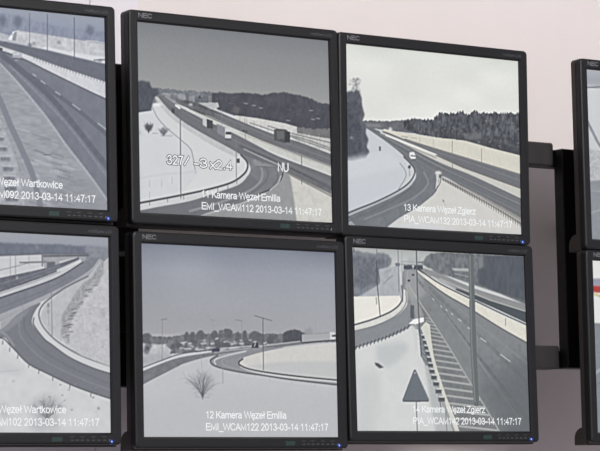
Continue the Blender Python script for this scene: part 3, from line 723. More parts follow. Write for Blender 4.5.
def still_14():
    p = Picture(QUAD['14'], (205, 206, 205), 14)
    p.vgrad([(0, (176, 180, 178)), (0.06, (188, 191, 190)), (0.12, (192, 194, 194)), (0.13, (200, 202, 203)), (1, (200, 202, 201))])
    # trees either side
    p.woods([(350, 251), (358, 251), (362, 253), (375, 254), (384, 253.5), (389, 256), (392, 260)], [(391, 265), (388, 268), (380, 270), (381, 280), (380, 285), (371, 290), (360, 297), (350, 298)], (124, 128, 136), tex=9, jag=1, cell=6, soft=2)
    p.poly([(352, 256), (380, 258), (388, 262), (380, 268), (379, 282), (365, 288), (353, 288)], (112, 116, 125), a=0.6, tex=10, soft=4)
    p.woods([(422, 264), (427, 256), (432, 254), (445, 253), (460, 254), (470, 254), (480, 255), (500, 255.5), (528, 257)], [(528, 306), (500, 294), (470, 284), (450, 277), (438, 274), (428, 268)], (120, 124, 128), tex=9, jag=0.8, cell=6, soft=1)
    p.poly([(478, 256), (526, 257), (528, 302), (500, 293), (478, 284)], (96, 101, 110), a=0.85, tex=9, cell=5, cy=18, soft=2)
    p.poly([(478, 256), (484, 256), (484, 268), (478, 270)], (150, 152, 152), a=0.5, soft=3)
    p.poly([(420, 268), (432, 269), (434, 273), (424, 271)], (185, 187, 186), soft=1)
    p.poly([(452, 268.6), (468, 269), (470, 272), (454, 271)], (184, 187, 185), a=0.9, soft=1); p.line([(455, 274), (470, 277.5)], 0.8, (165, 168, 168), 0.8)
    p.poly([(408, 258), (420, 257), (422, 264), (408, 264)], (178, 182, 182), soft=2)
    p.line([(401, 262), (424, 263)], 0.8, (150, 153, 156), 0.7)
    # slope and bright field
    p.poly([(379, 270), (388, 268), (399, 266), (401, 285), (402, 299), (354, 298.5), (362, 295.5), (372, 290), (381, 284)], (176, 180, 185), tex=8, cell=9)
    p.line([(384, 284), (389, 279), (393, 276)], 1.2, (140, 144, 150), 0.7); p.line([(386, 273), (392, 270)], 1.0, (150, 154, 160), 0.6)
    p.poly([(353, 297), (400, 296), (402, 302), (396, 313), (380, 320), (353, 329)], (226, 224, 217), tex=3)
    # main road surface
    p.poly([(403, 272), (409, 266.5), (418, 269), (426, 277), (445, 292), (470, 307), (500, 326), (533, 346), (534, 436), (440, 436), (425, 340), (412, 325), (407, 300), (402, 290)], (129, 132, 135), tex=5, cell=12)
    p.poly([(403, 272), (409, 268), (420, 274), (430, 290), (420, 300), (410, 300)], (156, 158, 161), a=0.85, soft=6)
    for a, w, c, al in (([(418, 280), (440, 308), (475, 352), (533, 425)], 3.4, (116, 120, 123), 0.55), ([(425, 284), (465, 322), (533, 388)], 4.0, (120, 124, 127), 0.5), ([(424, 288), (460, 335), (520, 420)], 2.0, (142, 146, 148), 0.5), ([(430, 284), (480, 326), (533, 368)], 2.0, (140, 143, 145), 0.5)):
        p.line(a, w, c, al, True)
    p.poly([(470, 380), (533, 350), (534, 436), (500, 436)], (112, 117, 120), a=0.75, soft=50)
    # right: snow strip, rail, far carriageway
    p.band([(418, 267), (440, 274), (470, 287), (500, 297), (530, 306)], [(420, 270), (440, 282), (456, 290), (480, 302), (530, 324)], (142, 143, 145), tex=5)
    p.band([(448, 284), (458, 289), (480, 297), (500, 304), (530, 313.5)], [(456, 290.5), (470, 297), (480, 302), (500, 311), (530, 325)], (92, 98, 103))
    p.line([(440, 279), (465, 290), (490, 300.5), (530, 313)], 0.9, (196, 196, 190), 0.8)
    p.band([(416, 269), (428, 278), (440, 284.5), (460, 295), (478, 304), (500, 315), (532, 329)], [(416, 270), (425, 278.5), (445, 293.5), (470, 308), (500, 327), (532, 345)], (214, 211, 201), tex=10, cell=5)
    p.line([(416, 268), (425, 274), (440, 284), (460, 294), (478, 302.5), (500, 313), (532, 327.5)], 1.1, (70, 74, 78), 0.95, True)
    p.line([(425, 279.5), (445, 294.5), (470, 309), (500, 328), (532, 346)], 0.9, (104, 104, 104), 0.8, True)
    p.line([(432, 277), (445, 283), (456, 289)], 1.4, (190, 192, 192), 0.8); p.line([(505.5, 319), (505.5, 326)], 0.5, (90, 90, 90))
    # hatched wedge
    p.poly([(418, 300), (424, 306), (446, 340), (467, 376), (490, 414), (500, 436), (462, 436), (448, 402), (437, 372), (431, 345), (426, 325)], (124, 127, 129), tex=4)
    y = 318.0
    d = 3.0
    while y < 430:
        def xl(q): return np.interp(q, [300, 325, 345, 372, 402, 436], [420, 427, 432, 438, 449, 463])
        def xr(q): return np.interp(q, [300, 340, 376, 414, 436], [421, 445, 466, 489, 501])
        yr = y + d * 0.55
        p.line([(xl(y) + 0.5, y), (xr(yr) - 0.8, yr)], 0.24 * d, (188, 190, 188), 0.75)
        y += d
        d = min(7.6, d * 1.075)
    p.line([(409, 285), (413, 292), (421, 304), (445, 340.5), (467, 377), (490, 415), (502, 436)], 1.6, (172, 175, 173), 0.85, True)
    p.poly([(405, 285), (410, 284), (416, 297), (424, 316), (416, 322), (409, 303)], (168, 168, 167), a=0.55, soft=2)
    # left ramp
    p.band([(353, 332), (375, 326), (392, 319), (403, 311), (408, 303), (408, 292)], [(353, 349), (365, 345.3), (380, 340.5), (395, 335), (410, 327), (416, 316)], (134, 138, 143), tex=4)
    p.band([(353, 326), (370, 321), (381, 317), (392, 312), (400, 305.5), (403.5, 297), (402.5, 288)], [(353, 332.5), (375, 326), (392, 319), (403, 311), (407.5, 302), (407, 292)], (206, 206, 202), tex=8, cell=5)
    p.line([(353, 325.6), (370, 320.6), (381, 316.5), (392, 311.3), (400, 304.5), (402.8, 297), (402, 286)], 1.5, (104, 107, 112), 0.95, True)
    p.line([(353, 331.8), (375, 326), (392, 318.5), (402, 310.5), (406.5, 302), (406, 292)], 0.9, (120, 122, 126), 0.9, True)
    p.line([(408, 272), (407, 285), (409, 300)], 0.9, (176, 178, 180), 0.7)
    # lower-left snow
    p.poly([(355, 349), (365, 346.5), (380, 342), (395, 336.5), (410, 329), (420, 330), (425, 360), (440, 400), (455, 436), (355, 436)], (203, 205, 204), tex=3, cell=26)
    p.poly([(376, 346), (405, 342), (410, 348), (398, 362), (388, 368), (378, 362)], (186, 190, 191), a=0.8, soft=8)
    p.poly([(358, 372), (380, 372), (376, 432), (358, 432)], (190, 193, 193), a=0.6, soft=14)
    p.poly([(425, 362), (434, 362), (446, 400), (456, 432), (436, 432), (430, 400)], (172, 175, 176), a=0.7, soft=5)
    p.poly([(375, 362.5), (379, 363.5), (384, 367.5), (380, 368.5), (376, 365.5)], (96, 98, 100), soft=1)
    p.line([(355, 348.2), (370, 343), (385, 338), (400, 331.3), (412, 325)], 0.9, (120, 123, 127), 0.9, True)
    for i in range(15):
        t = i / 14
        x = 357 + 52 * t
        yy = np.interp(x, [355, 370, 385, 400, 412], [348, 343, 338, 331.3, 325])
        p.line([(x, yy - 1.2), (x - 1, yy + 2.4)], 1.1, (92, 95, 99), 0.85)
    # barrier of the wedge
    p.poly([(421, 328), (426, 322), (430, 325), (431.5, 340), (434, 356), (438, 371), (447, 398), (456, 420), (461, 436), (457, 436), (449, 414), (440, 388), (433.5, 366), (428, 346)], (204, 204, 196), tex=4)
    p.poly([(418, 328), (421.5, 330), (429, 350), (433, 365), (426, 366), (421.5, 357), (420, 340)], (122, 128, 132))
    for i, (x, yy) in enumerate(((423, 336), (424.5, 341), (426, 346.5), (427.5, 352), (429, 358), (430.5, 364), (432, 370), (434, 376), (436.2, 382.5), (438.6, 389.8), (441.5, 397.8))):
        s = 1.5 + i * 0.16
        p.rect(x - s, yy - 1, x + s * 1.1, yy + 2.6 + 0.12 * i, (98, 103, 107), soft=1)
        p.line([(x - s * 0.7, yy - 1), (x + s, yy - 0.7)], 1.1, (214, 216, 214), 0.9)
        p.line([(x - s, yy + 2), (x - s - 5, yy - 3)], 0.8, (168, 171, 174), 0.5)
    p.line([(440, 400), (441, 408)], 1.0, (110, 113, 116)); p.line([(446, 412), (447, 431)], 1.2, (124, 128, 130), 0.8)
    p.rect(410.6, 305.5, 414.4, 318.5, (104, 109, 113), soft=1)
    p.poly([(409, 324), (414, 319.5), (424, 317.5), (424, 322), (416, 324.5)], (232, 233, 232)); p.poly([(412, 325), (417, 325), (418, 350), (416, 352)], (196, 198, 197), a=0.6, soft=2)
    # gantry, signs, vehicles, lane marks
    p.rect(404, 265.5, 412.5, 269.8, (92, 98, 106)); p.rect(414.2, 265.6, 423, 269.8, (88, 94, 102)); p.line([(395, 264.5), (424, 265)], 0.5, (120, 124, 130))
    p.rect(396, 263.5, 400, 266.5, (120, 124, 130)); p.rect(418, 262, 423, 263.6, (120, 124, 130))
    p.rect(408, 280.2, 410.5, 282, (76, 78, 84)); p.rect(412, 274.5, 414.5, 276, (84, 86, 92))
    for x0, y0, x1, y1 in ((433, 299, 434.3, 300.3), (440.5, 306, 442, 307.6), (446, 309.6, 447.4, 311), (451.5, 313.5, 453, 315), (458.5, 319.4, 461.5, 321.6), (468, 327.6, 471, 330), (480.5, 338.3, 486, 342), (500.5, 354.5, 510, 361.5)):
        p.line([(x0, y0), (x1, y1)], 0.9, (206, 208, 206), 0.85)
    # lamp posts
    p.line([(416.6, 249), (417.6, 290), (419.8, 330), (421.5, 356)], 1.4, (104, 109, 114)); p.line([(376.8, 262), (377.6, 285), (380.6, 317)], 1.0, (92, 96, 103)); p.line([(354, 248), (354.3, 252)], 0.8, (110, 113, 118)); p.line([(377, 250), (377, 258)], 0.9, (120, 124, 130))
    p.line([(398.3, 249), (399.3, 292)], 1.0, (126, 130, 135)); p.line([(402, 252), (402.6, 290)], 0.5, (150, 153, 156)); p.line([(403.5, 285), (403, 302)], 0.8, (120, 123, 127)); p.line([(376.6, 298), (377, 304)], 1.6, (170, 170, 164))
    p.poly([(468.3, 254), (473.6, 254), (476.5, 345), (479.2, 402), (478.5, 406), (474.5, 406), (473, 395), (470.4, 345)], (114, 120, 121)); p.line([(470, 256), (471.8, 345), (475, 402)], 1.3, (130, 135, 137), 0.8)
    # warning triangle seen from behind
    p.line([(416.4, 400), (417.6, 432)], 1.0, (112, 116, 122))
    p.poly([(414.2, 369.6), (416, 369.6), (429.4, 399.6), (428.4, 401.8), (403.4, 401.8), (402.6, 400)], (116, 122, 129)); p.line([(403.4, 401.2), (428.8, 401.2)], 0.8, (92, 96, 106)); p.line([(428.8, 400), (416, 370.5)], 0.6, (134, 138, 146)); p.line([(414.6, 373), (415.6, 373)], 1.0, (180, 183, 188))
    p.tone([(0, 0), (80, 66), (108, 96), (120, 108), (130, 132), (176, 172), (205, 210), (226, 227), (240, 240)])
    return p


def still_9():
    p = Picture(QUAD['9'], (146, 149, 158), 9)
    p.vgrad([(0, (160, 165, 178)), (0.05, (154, 161, 177)), (0.14, (142, 149, 166)), (0.2, (198, 200, 206)), (1, (150, 152, 160))])
    p.woods([(-112, 4), (-60, 8), (-20, 11), (20, 17), (50, 25), (75, 30), (106, 33)], [(106, 48), (60, 40), (15, 34), (-112, 20)], (146, 153, 171), tex=9, jag=1, soft=2)
    for x, y in ((18, 22), (3, 22), (90, 31), (-14, 18), (-40, 15)):
        p.blob(x, y, 4, 6, (114, 120, 136), 0.6, 6, 4)
    p.poly([(9, 40), (13, 32.5), (18, 30.5), (60, 37), (106, 44.5), (106, 64), (75, 57), (45, 50), (10, 42)], (196, 198, 204), tex=9, cell=7)
    p.poly([(-112, 18), (0, 33), (10, 36), (10, 42), (-112, 30)], (186, 189, 197), tex=14, cell=6)
    p.poly([(8, 40), (13, 32), (15.5, 32), (12, 41)], (222, 224, 228)); p.poly([(14, 33), (17, 32), (16, 41), (12, 41)], (150, 154, 164))
    p.poly([(45, 47), (75, 53), (106, 58), (106, 65), (75, 58), (40, 49)], (210, 212, 216), a=0.8, soft=1)
    p.line([(20, 31), (60, 37), (106, 44.5)], 0.8, (150, 154, 165), 0.8); p.line([(86, 41), (97, 42), (106, 44)], 1.0, (206, 208, 212), 0.8)
    for x, y in ((34, 44), (59, 43), (100, 61)):
        p.blob(x, y, 2, 1.6, (140, 143, 152), 0.8, 8)
    p.line([(94, 60.5), (106, 60)], 1.0, (120, 123, 131), 0.9)
    # far road, rail, snow strip
    p.band([(-112, 26), (-40, 36), (8, 42.5), (48, 50.5), (75, 57), (108, 65)], [(-112, 32), (-40, 40), (2, 46.5), (24, 54), (60, 67), (108, 83)], (124, 128, 139), tex=5)
    p.line([(8, 42.5), (48, 50.8), (75, 57.4), (108, 65)], 0.8, (158, 161, 170), 0.8)
    p.poly([(-112, 32), (-40, 40), (2, 46.5), (24, 54), (60, 67), (108, 83), (108, 99.5), (88, 90.5), (50, 72), (20, 57.5), (0, 50), (-112, 34)], (202, 204, 209), tex=4)
    p.line([(0, 46), (24, 53.6), (60, 66.6), (108, 82.6)], 1.0, (132, 134, 141), 0.9)
    for i in range(24):
        x = 34 + i * 3
        y = np.interp(x, [24, 60, 108], [54, 67, 83])
        p.line([(x, y), (x, y + 2)], 0.6, (120, 122, 130), 0.8)
    # near carriageway
    p.poly([(-112, 34), (0, 50), (20, 57.5), (50, 72), (88, 90.5), (110, 100.5), (112, 214), (98, 190), (66, 145), (46, 117), (20, 86), (0, 66), (-40, 42), (-112, 36)], (134, 138, 148), tex=4, cell=14)
    p.line([(-10, 48), (20, 57.8), (50, 72.5), (88, 91), (108, 100.5)], 1.0, (98, 101, 110), 0.8, True)
    p.line([(0, 54), (30, 78), (60, 108), (108, 168)], 5.5, (112, 116, 127), 0.6, True)
    p.line([(18, 68), (50, 90), (80, 112), (110, 138)], 4.0, (118, 122, 132), 0.6, True)
    p.line([(10, 66), (40, 96), (70, 128), (108, 178)], 2.2, (148, 152, 161), 0.5, True)
    for x0, y0, x1, y1 in ((33, 74.5, 36, 76.5), (41, 81, 45, 84), (55.5, 92, 60, 95), (72.5, 104.5, 80, 110), (98, 123.5, 108, 131)):
        p.line([(x0, y0), (x1, y1)], 1.0, (182, 184, 190), 0.9)
    # streaked wedge
    p.poly([(-112, 36), (-40, 43), (0, 66), (20, 86), (46, 117), (66, 145), (90, 175), (112, 206), (112, 214), (-112, 200)], (160, 162, 170), tex=10, cell=16, cy=5)
    for i in range(80):
        x = p.rs.rand() * 84 - 8
        yl = max(66, 66 + (x) * 1.22)
        y = yl + 6 + p.rs.rand() * (206 - yl)
        L = 6 + p.rs.rand() * 12
        p.line([(x - L, y - L * 0.32), (x, y), ], 1.0 + 1.4 * p.rs.rand(), (188, 189, 195) if p.rs.rand() < 0.55 else (138, 140, 148), 0.45)
    p.line([(0, 64), (20, 85.5), (46, 117), (66, 145), (90, 176), (112, 207)], 2.0, (178, 180, 187), 0.8, True)
    p.poly([(60, 172), (90, 178), (112, 208), (112, 214), (50, 210)], (146, 148, 156), a=0.5, soft=8)
    p.line([(44, 155), (51, 154.6)], 0.9, (118, 120, 127), 0.8)
    p.line([(-40, 52), (-12, 78), (0, 100), (10, 124), (22, 150), (33, 176), (42, 212)], 5.8, (140, 143, 153), 0.9, True)
    # blocky barrier at the left
    p.poly([(-112, 40), (-50, 56), (-14, 90), (0, 118), (10, 142), (18, 165), (26, 212), (-112, 202)], (172, 174, 181), tex=14, cell=8)
    for i in range(10):
        t = i / 9
        y = 108 + 88 * t
        x = np.interp(y, [108, 140, 165, 212], [-10, 1, 8, 14])
        s = 3 + 3.5 * t
        p.rect(x - s, y, x + s, y + 3.0 + 2.5 * t, (128, 131, 140), soft=2, a=0.85, tex=14, cell=4)
        p.line([(x - s, y - 1), (x + s, y - 0.4)], 1.4, (192, 194, 200), 0.6)
    # car, poles
    p.blob(17, 56.5, 5.2, 4.0, (176, 179, 188), 0.9, 6, 1); p.line([(13, 58.8), (21, 59.6)], 1.2, (104, 107, 116), 0.9); p.line([(13.5, 55), (19, 54.4)], 1.0, (206, 208, 214), 0.9); p.line([(0, 49), (2, 49.6)], 2.0, (80, 83, 92), 0.9)
    p.line([(29.6, 14), (29.6, 45)], 0.5, (112, 118, 130)); p.line([(47.4, 15), (47.4, 51)], 0.6, (104, 110, 124)); p.line([(74.2, 18), (74.4, 60)], 0.6, (98, 103, 116)); p.line([(12, 33), (12.5, 36)], 0.5, (110, 114, 126))
    p.blob(30, 45.5, 2, 1.8, (116, 119, 129), 0.8)
    p.tone([(0, 0), (90, 80), (118, 103), (134, 116), (150, 140), (160, 154), (186, 182), (196, 188), (206, 210), (222, 226), (240, 240)])
    return p


def still_10():
    p = Picture(QUAD['10'], (206, 208, 210), 10)
    p.vgrad([(0, (166, 169, 176)), (0.04, (160, 164, 174)), (0.08, (146, 150, 162)), (0.14, (150, 153, 163)), (0.16, (206, 207, 210)), (1, (206, 207, 209))])
    p.woods([(-112, 238), (-40, 240), (0, 243.5), (20, 244), (36, 245), (60, 245), (85, 247), (110, 250)], [(110, 262), (86, 258), (40, 256), (0, 257), (-112, 254)], (116, 121, 135), tex=7, jag=0.7, soft=2)
    p.poly([(84, 246), (108, 248), (110, 268), (96, 266), (86, 258)], (142, 145, 154), tex=8, soft=3)
    p.blob(37, 247.5, 2, 2.5, (142, 144, 150), 0.8, 0)
    # bank and bridge at the left
    p.poly([(-112, 252), (0, 256), (43, 254.6), (43, 266), (25, 273), (0, 279), (-112, 300)], (202, 204, 207), tex=5, cell=8)
    p.poly([(43, 254.5), (88, 254), (84, 262), (60, 267), (44, 268)], (164, 166, 172), tex=8)
    p.line([(-60, 255), (0, 256), (43, 254.3), (88, 254)], 1.2, (112, 114, 122), 0.9); p.line([(44, 256.5), (88, 255.8)], 1.6, (104, 106, 114), 0.9)
    p.line([(0, 270.5), (15, 267), (30, 263)], 0.9, (150, 152, 158), 0.8); p.line([(20, 263), (46, 262.3)], 1.3, (122, 125, 128), 0.9)
    p.poly([(47, 262.4), (55, 262), (55, 268), (47, 270)], (112, 115, 124), soft=1); p.rect(41.5, 255, 43, 267, (134, 137, 144))
    p.line([(60, 262.5), (76, 259)], 1.6, (204, 206, 209), 0.8)
    # upper road
    p.band([(-112, 305), (-40, 287), (0, 278.3), (25, 273), (47, 268), (64, 262.5), (79, 257.5)], [(-112, 328), (-40, 305), (0, 292.5), (35, 280.5), (58, 271.5), (79, 261)], (112, 115, 124), tex=9, cell=8, cy=4)
    p.line([(0, 284), (30, 276), (60, 266)], 0.8, (140, 143, 150), 0.7); p.line([(20, 283), (40, 276), (62, 268)], 0.8, (146, 148, 154), 0.6)
    p.band([(-112, 328), (0, 292.5), (35, 280.5), (58, 271.5), (79, 261.5)], [(-112, 336), (0, 297.5), (42, 283), (62, 274), (84, 262)], (196, 198, 202), tex=5)
    p.line([(0, 294), (35, 282), (60, 272)], 0.6, (130, 132, 138), 0.7); p.line([(58, 271), (80, 261)], 2.4, (214, 215, 218), 0.8)
    # near road
    p.band([(-112, 336), (0, 297.5), (42, 283.5), (62, 275), (84, 262), (92, 258)], [(-112, 362), (0, 314.5), (35, 300), (70, 283), (90, 270), (99, 259)], (134, 137, 146), tex=4)
    p.line([(-40, 312), (0, 298.5), (42, 284.2), (62, 275.6), (83, 262.5)], 1.1, (92, 95, 104), 0.9, True)
    p.line([(-40, 325), (0, 308), (40, 293), (72, 277)], 1.2, (120, 123, 132), 0.7)
    # verge between road and ramp
    p.band([(-112, 362), (0, 314.5), (35, 300), (70, 283), (90, 270), (99, 259)], [(-112, 372), (0, 322), (20, 312), (50, 298), (80, 284), (104, 262)], (170, 172, 178), tex=5)
    p.poly([(44, 306), (64, 290), (88, 277), (100, 262), (103, 268), (90, 284), (76, 302), (66, 318), (62, 342), (50, 334), (40, 318)], (186, 188, 192), tex=8, cell=8)
    # ramp
    p.poly(np.vstack([catmull([(-112, 380), (-40, 345), (0, 330), (18, 314), (40, 303), (36, 310), (32.5, 318), (33, 325), (44, 339), (51, 344.5), (70, 358), (93, 368.5), (114, 375)]),
                      catmull([(114, 399.5), (91, 392), (70, 384), (47, 373), (28, 363), (12, 347), (0, 338), (-40, 362), (-112, 400)])]), (128, 130, 138), tex=5, cell=10)
    p.poly([(0, 321), (20, 312), (35, 305), (22, 320), (10, 330), (0, 335)], (150, 152, 159), a=0.7, soft=4)
    p.line([(24, 318), (26, 332), (44, 351), (70, 367), (112, 385)], 2.2, (118, 120, 129), 0.6, True)
    p.line([(19, 322), (22, 338), (44, 360), (75, 376), (112, 391)], 1.6, (142, 144, 151), 0.6, True)
    # rails and snow strip along the ramp
    p.line([(40, 310), (36.5, 317), (38, 325), (48, 338), (64, 350.5), (88, 362.5), (114, 371)], 3.0, (206, 208, 210), 0.9, True)
    p.line([(34, 318), (34, 325), (44, 338.6), (52, 344.8), (70, 357.6), (93, 368), (114, 374.6)], 0.9, (98, 100, 107), 0.9, True)
    p.line([(88, 276.5), (65, 288), (49, 299.5), (41.5, 307), (39, 316), (44, 328), (58, 342), (82, 356), (114, 367.5)], 1.3, (120, 122, 128), 0.9, True)
    # snow right and reedy ditch
    p.poly([(104, 262), (110, 256), (114, 368), (82, 356), (66, 346), (66, 325), (80, 303), (96, 284)], (193, 193, 197), tex=13, cell=6)
    p.poly([(100, 264), (103, 262), (104, 272), (98, 284), (88, 293), (80, 306), (73, 318), (69, 330), (70, 343), (66, 344), (61, 335), (62, 315), (70, 303), (75, 293), (82, 285), (92, 277)], (158, 159, 162), a=0.8, tex=26, cell=4, soft=2)
    for i in range(44):
        t = p.rs.rand()
        y = 282 + 60 * t
        x = np.interp(y, [285, 300, 315, 342], [93, 80, 70, 66]) + (p.rs.rand() - 0.5) * 7
        p.line([(x - 2, y + 0.4), (x + 2, y)], 0.7, (104, 104, 108) if p.rs.rand() < 0.6 else (190, 190, 192), 0.7)
    p.specks((74, 300, 108, 352), 26, (170, 170, 173), (1.0, 0.5), 0.7); p.blob(103, 313, 3, 4, (168, 169, 173), 0.6, 10, 4)
    # lower-left snow
    p.poly([(-112, 402), (-40, 362), (0, 340), (12, 349), (28, 365), (47, 375), (70, 386), (91, 394), (114, 401), (114, 436), (-112, 436)], (207, 209, 211), tex=5, cell=18)
    p.line([(-20, 349), (0, 338), (12, 347), (28, 363.3), (47, 373.3), (70, 384.3), (91, 392.3), (114, 399.8)], 1.0, (96, 98, 105), 0.95, True)
    for x, y in ((3, 341), (10, 348), (18, 355), (29, 364), (39, 370), (53, 377), (70, 385), (91, 393)):
        p.line([(x, y), (x - 0.3, y + 3.4)], 0.8, (110, 112, 118), 0.9)
    p.line([(0, 331), (8, 337), (14, 346)], 2.4, (150, 152, 158), 0.5, True)
    p.poly([(0, 363), (24, 368), (20, 376), (0, 374)], (196, 198, 201), a=0.7, soft=6); p.line([(0, 372), (20, 370)], 0.6, (180, 182, 186), 0.7)
    p.blob(46, 408, 15, 11, (166, 168, 172), 0.6, 12, 10); p.bush(47, 420, 22, 1.2, 30, (118, 120, 125), 0.35, 0.4, 1.0); p.blob(4, 410, 6, 8, (180, 182, 186), 0.6, 8, 6)
    p.blob(45, 424, 16, 6, (158, 160, 165), 0.45, 12, 8)
    p.specks((46, 380, 100, 412), 18, (150, 150, 150), (0.8, 0.5), 0.75); p.blob(98.5, 408.3, 1.2, 0.9, (96, 96, 96), 0.9, 0); p.blob(13.5, 381, 1, 0.9, (160, 160, 162), 0.9, 0)
    # posts
    p.line([(51.2, 284), (52.2, 336)], 0.7, (138, 140, 146)); p.line([(10.3, 256), (10.6, 276)], 0.5, (150, 152, 158)); p.line([(15.5, 256), (15.8, 276)], 0.5, (140, 142, 148)); p.line([(29, 256), (29, 266)], 0.4, (150, 152, 158))
    p.rect(47.2, 303.5, 49.4, 307.5, (138, 139, 143)); p.blob(48.4, 312, 1.3, 1.8, (150, 150, 154), 0.8, 0); p.line([(48.2, 303), (49, 326)], 0.5, (160, 162, 167)); p.rect(16, 277, 18, 279.5, (160, 162, 168))
    p.tone([(0, 0), (92, 80), (112, 102), (128, 122), (136, 125), (150, 143), (170, 162), (186, 182), (206, 200), (220, 218), (240, 240)])
    return p


def still_15():
    p = Picture(QUAD['15'], (190, 191, 194), 15)
    p.vgrad([(0, (176, 180, 186)), (0.06, (160, 164, 172)), (0.09, (168, 171, 178)), (0.11, (206, 207, 208)), (0.5, (200, 201, 203)), (0.66, (178, 180, 184)), (1, (140, 144, 150))])
    p.line([(585, 88), (620, 87), (745, 92)], 1.6, (108, 110, 118), 0.9)
    p.line([(588, 122), (594, 134), (600, 145), (610, 156), (640, 176), (745, 200)], 3.2, (132, 134, 145), 0.8, True)
    p.poly([(586, 148), (604, 152), (640, 178), (600, 184), (588, 180)], (180, 181, 185), tex=22, cell=5, soft=1)
    p.poly([(587, 181), (640, 178), (745, 200), (748, 250), (587, 242)], (140, 145, 152), tex=6, soft=1)
    p.line([(588, 214), (604, 209), (640, 206), (745, 214)], 1.6, (162, 166, 172), 0.8, True)
    p.line([(588, 190), (640, 196), (745, 216)], 1.2, (166, 168, 173), 0.7, True)
    return p


def still_16():
    p = Picture(QUAD['16'], (224, 225, 223), 16)
    p.rect(588, 279, 752, 287, (152, 152, 168), soft=2)
    p.poly([(588, 286), (752, 296), (752, 303), (588, 292.5)], (172, 66, 62), soft=1)
    p.poly([(588, 292), (604, 300), (640, 318), (640, 312), (604, 296)], (200, 182, 128), soft=1)
    p.poly([(588, 323), (752, 328), (755, 440), (588, 440)], (132, 138, 144), tex=5, soft=1)
    p.line([(592, 378), (600, 370), (620, 362), (680, 356), (750, 354)], 3.0, (160, 166, 172), 0.8, True)
    p.line([(592, 392), (606, 378), (640, 370)], 1.8, (118, 124, 130), 0.7, True)
    return p


# ------------------------------------------------------------------ room shell
def quad_plane(name, pts, material):
    return mesh_obj(name, pts, [(0, 1, 2, 3)], material, unit=1.0)


wall = mesh_obj('wall_back', *box(-4200, 4800, 400, 520, 0, 3900, 1), M['wall'])
tag(wall, 'pale pinkish white plastered wall behind the monitors', kind='structure')
for x0, x1 in ((-1200, -25), (-21.5, 77)):
    mesh_obj('wall_panel', *box(x0, x1, 396, 401, 1200, 3500, 1), M['panel'], wall)
fl = mesh_obj('floor', *box(-4200, 4800, -5600, 520, -100, 0, 1), M['floor'])
tag(fl, 'plain grey floor of the control room', kind='structure')
ce = mesh_obj('ceiling', *box(-4200, 4800, -5600, 520, 3900, 4000, 1), M['ceiling'])
tag(ce, 'plain white ceiling over the monitor wall', kind='structure')

lamp = bpy.data.objects.new('ceiling_lamp', None)
COL.objects.link(lamp)
lamp.location = (-0.1, -4.2, 3.9)
tag(lamp, 'long white ceiling lamp facing the monitor wall', 'lamp')
v, f = loft([rrect(1040, 290, 8, 0), rrect(1040, 290, 8, 60), rrect(1010, 260, 6, 60), rrect(1010, 260, 6, 30)], True, True)
lb = mesh_obj('housing', [(a, c, -b_) for a, b_, c in v], f, M['light_body'], lamp)


# ------------------------------------------------------------------ mounting frames
def part_box(name, parent, dims, material, bev=1.2):
    return mesh_obj(name, *box(*dims, bev), material, parent)


frame = bpy.data.objects.new('mounting_frame', None)
COL.objects.link(frame)
frame.location = (0, 0, EYE)
tag(frame, 'grey beams with a black upright plate holding the monitors beside the bare wall strip', 'bracket')
for z0, z1, x1 in ((-14, 27, 751), (-376, -335, 752)):
    bm_ = part_box('beam', frame, (-95, x1, 85, 126, z0, z1), M['steel_grey'], 2)
    v, f = loft([[(x1 + 1.5, 87 + a, (z0 + z1) / 2 + c) for a, c in ((0, -18), (37, -18), (37, 18), (0, 18))], [(x1 - 2, 87 + a, (z0 + z1) / 2 + c) for a, c in ((0, -18), (37, -18), (37, 18), (0, 18))]], True, True)
    mesh_obj('end_cap', v, f, M['steel_black'], bm_)
    part_box('cross_bar', frame, (650, 1130, 122, 150, z0 + 4, z1 - 6), M['steel_black'], 1)
    for x in (-60, 330):
        part_box('wall_bracket', frame, (x, x + 60, 126, 401, z0 + 5, z1 - 5), M['steel_grey'], 1)
part_box('upright_plate', frame, (786, 1130, 100, 124, -373, 21), M['steel_black'], 1.5)
part_box('wall_bracket', frame, (1070, 1130, 123, 401, -120, -60), M['steel_black'], 1)

frame2 = bpy.data.objects.new('mounting_frame', None)
COL.objects.link(frame2)
frame2.location = (0, 0, EYE)
tag(frame2, 'dark upright bracket in the narrow gap between two columns of monitors', 'bracket')
part_box('upright_plate', frame2, (-520, -125, 100, 122, -418, 72), M['steel_black'], 1.5)
part_box('top_rail', frame2, (-520, -125, 96, 126, 72, 99), M['steel_grey'], 1.5)
part_box('spacer_plate', frame2, (-300, -130, 92, 101, -332, -150), M['housing'], 1)
part_box('wall_bracket', frame2, (-460, -400, 121, 401, -200, -140), M['steel_black'], 1)


# ------------------------------------------------------------------ monitors
def rr(hw, hh, r, y): return rrect(hw, hh, r, y)


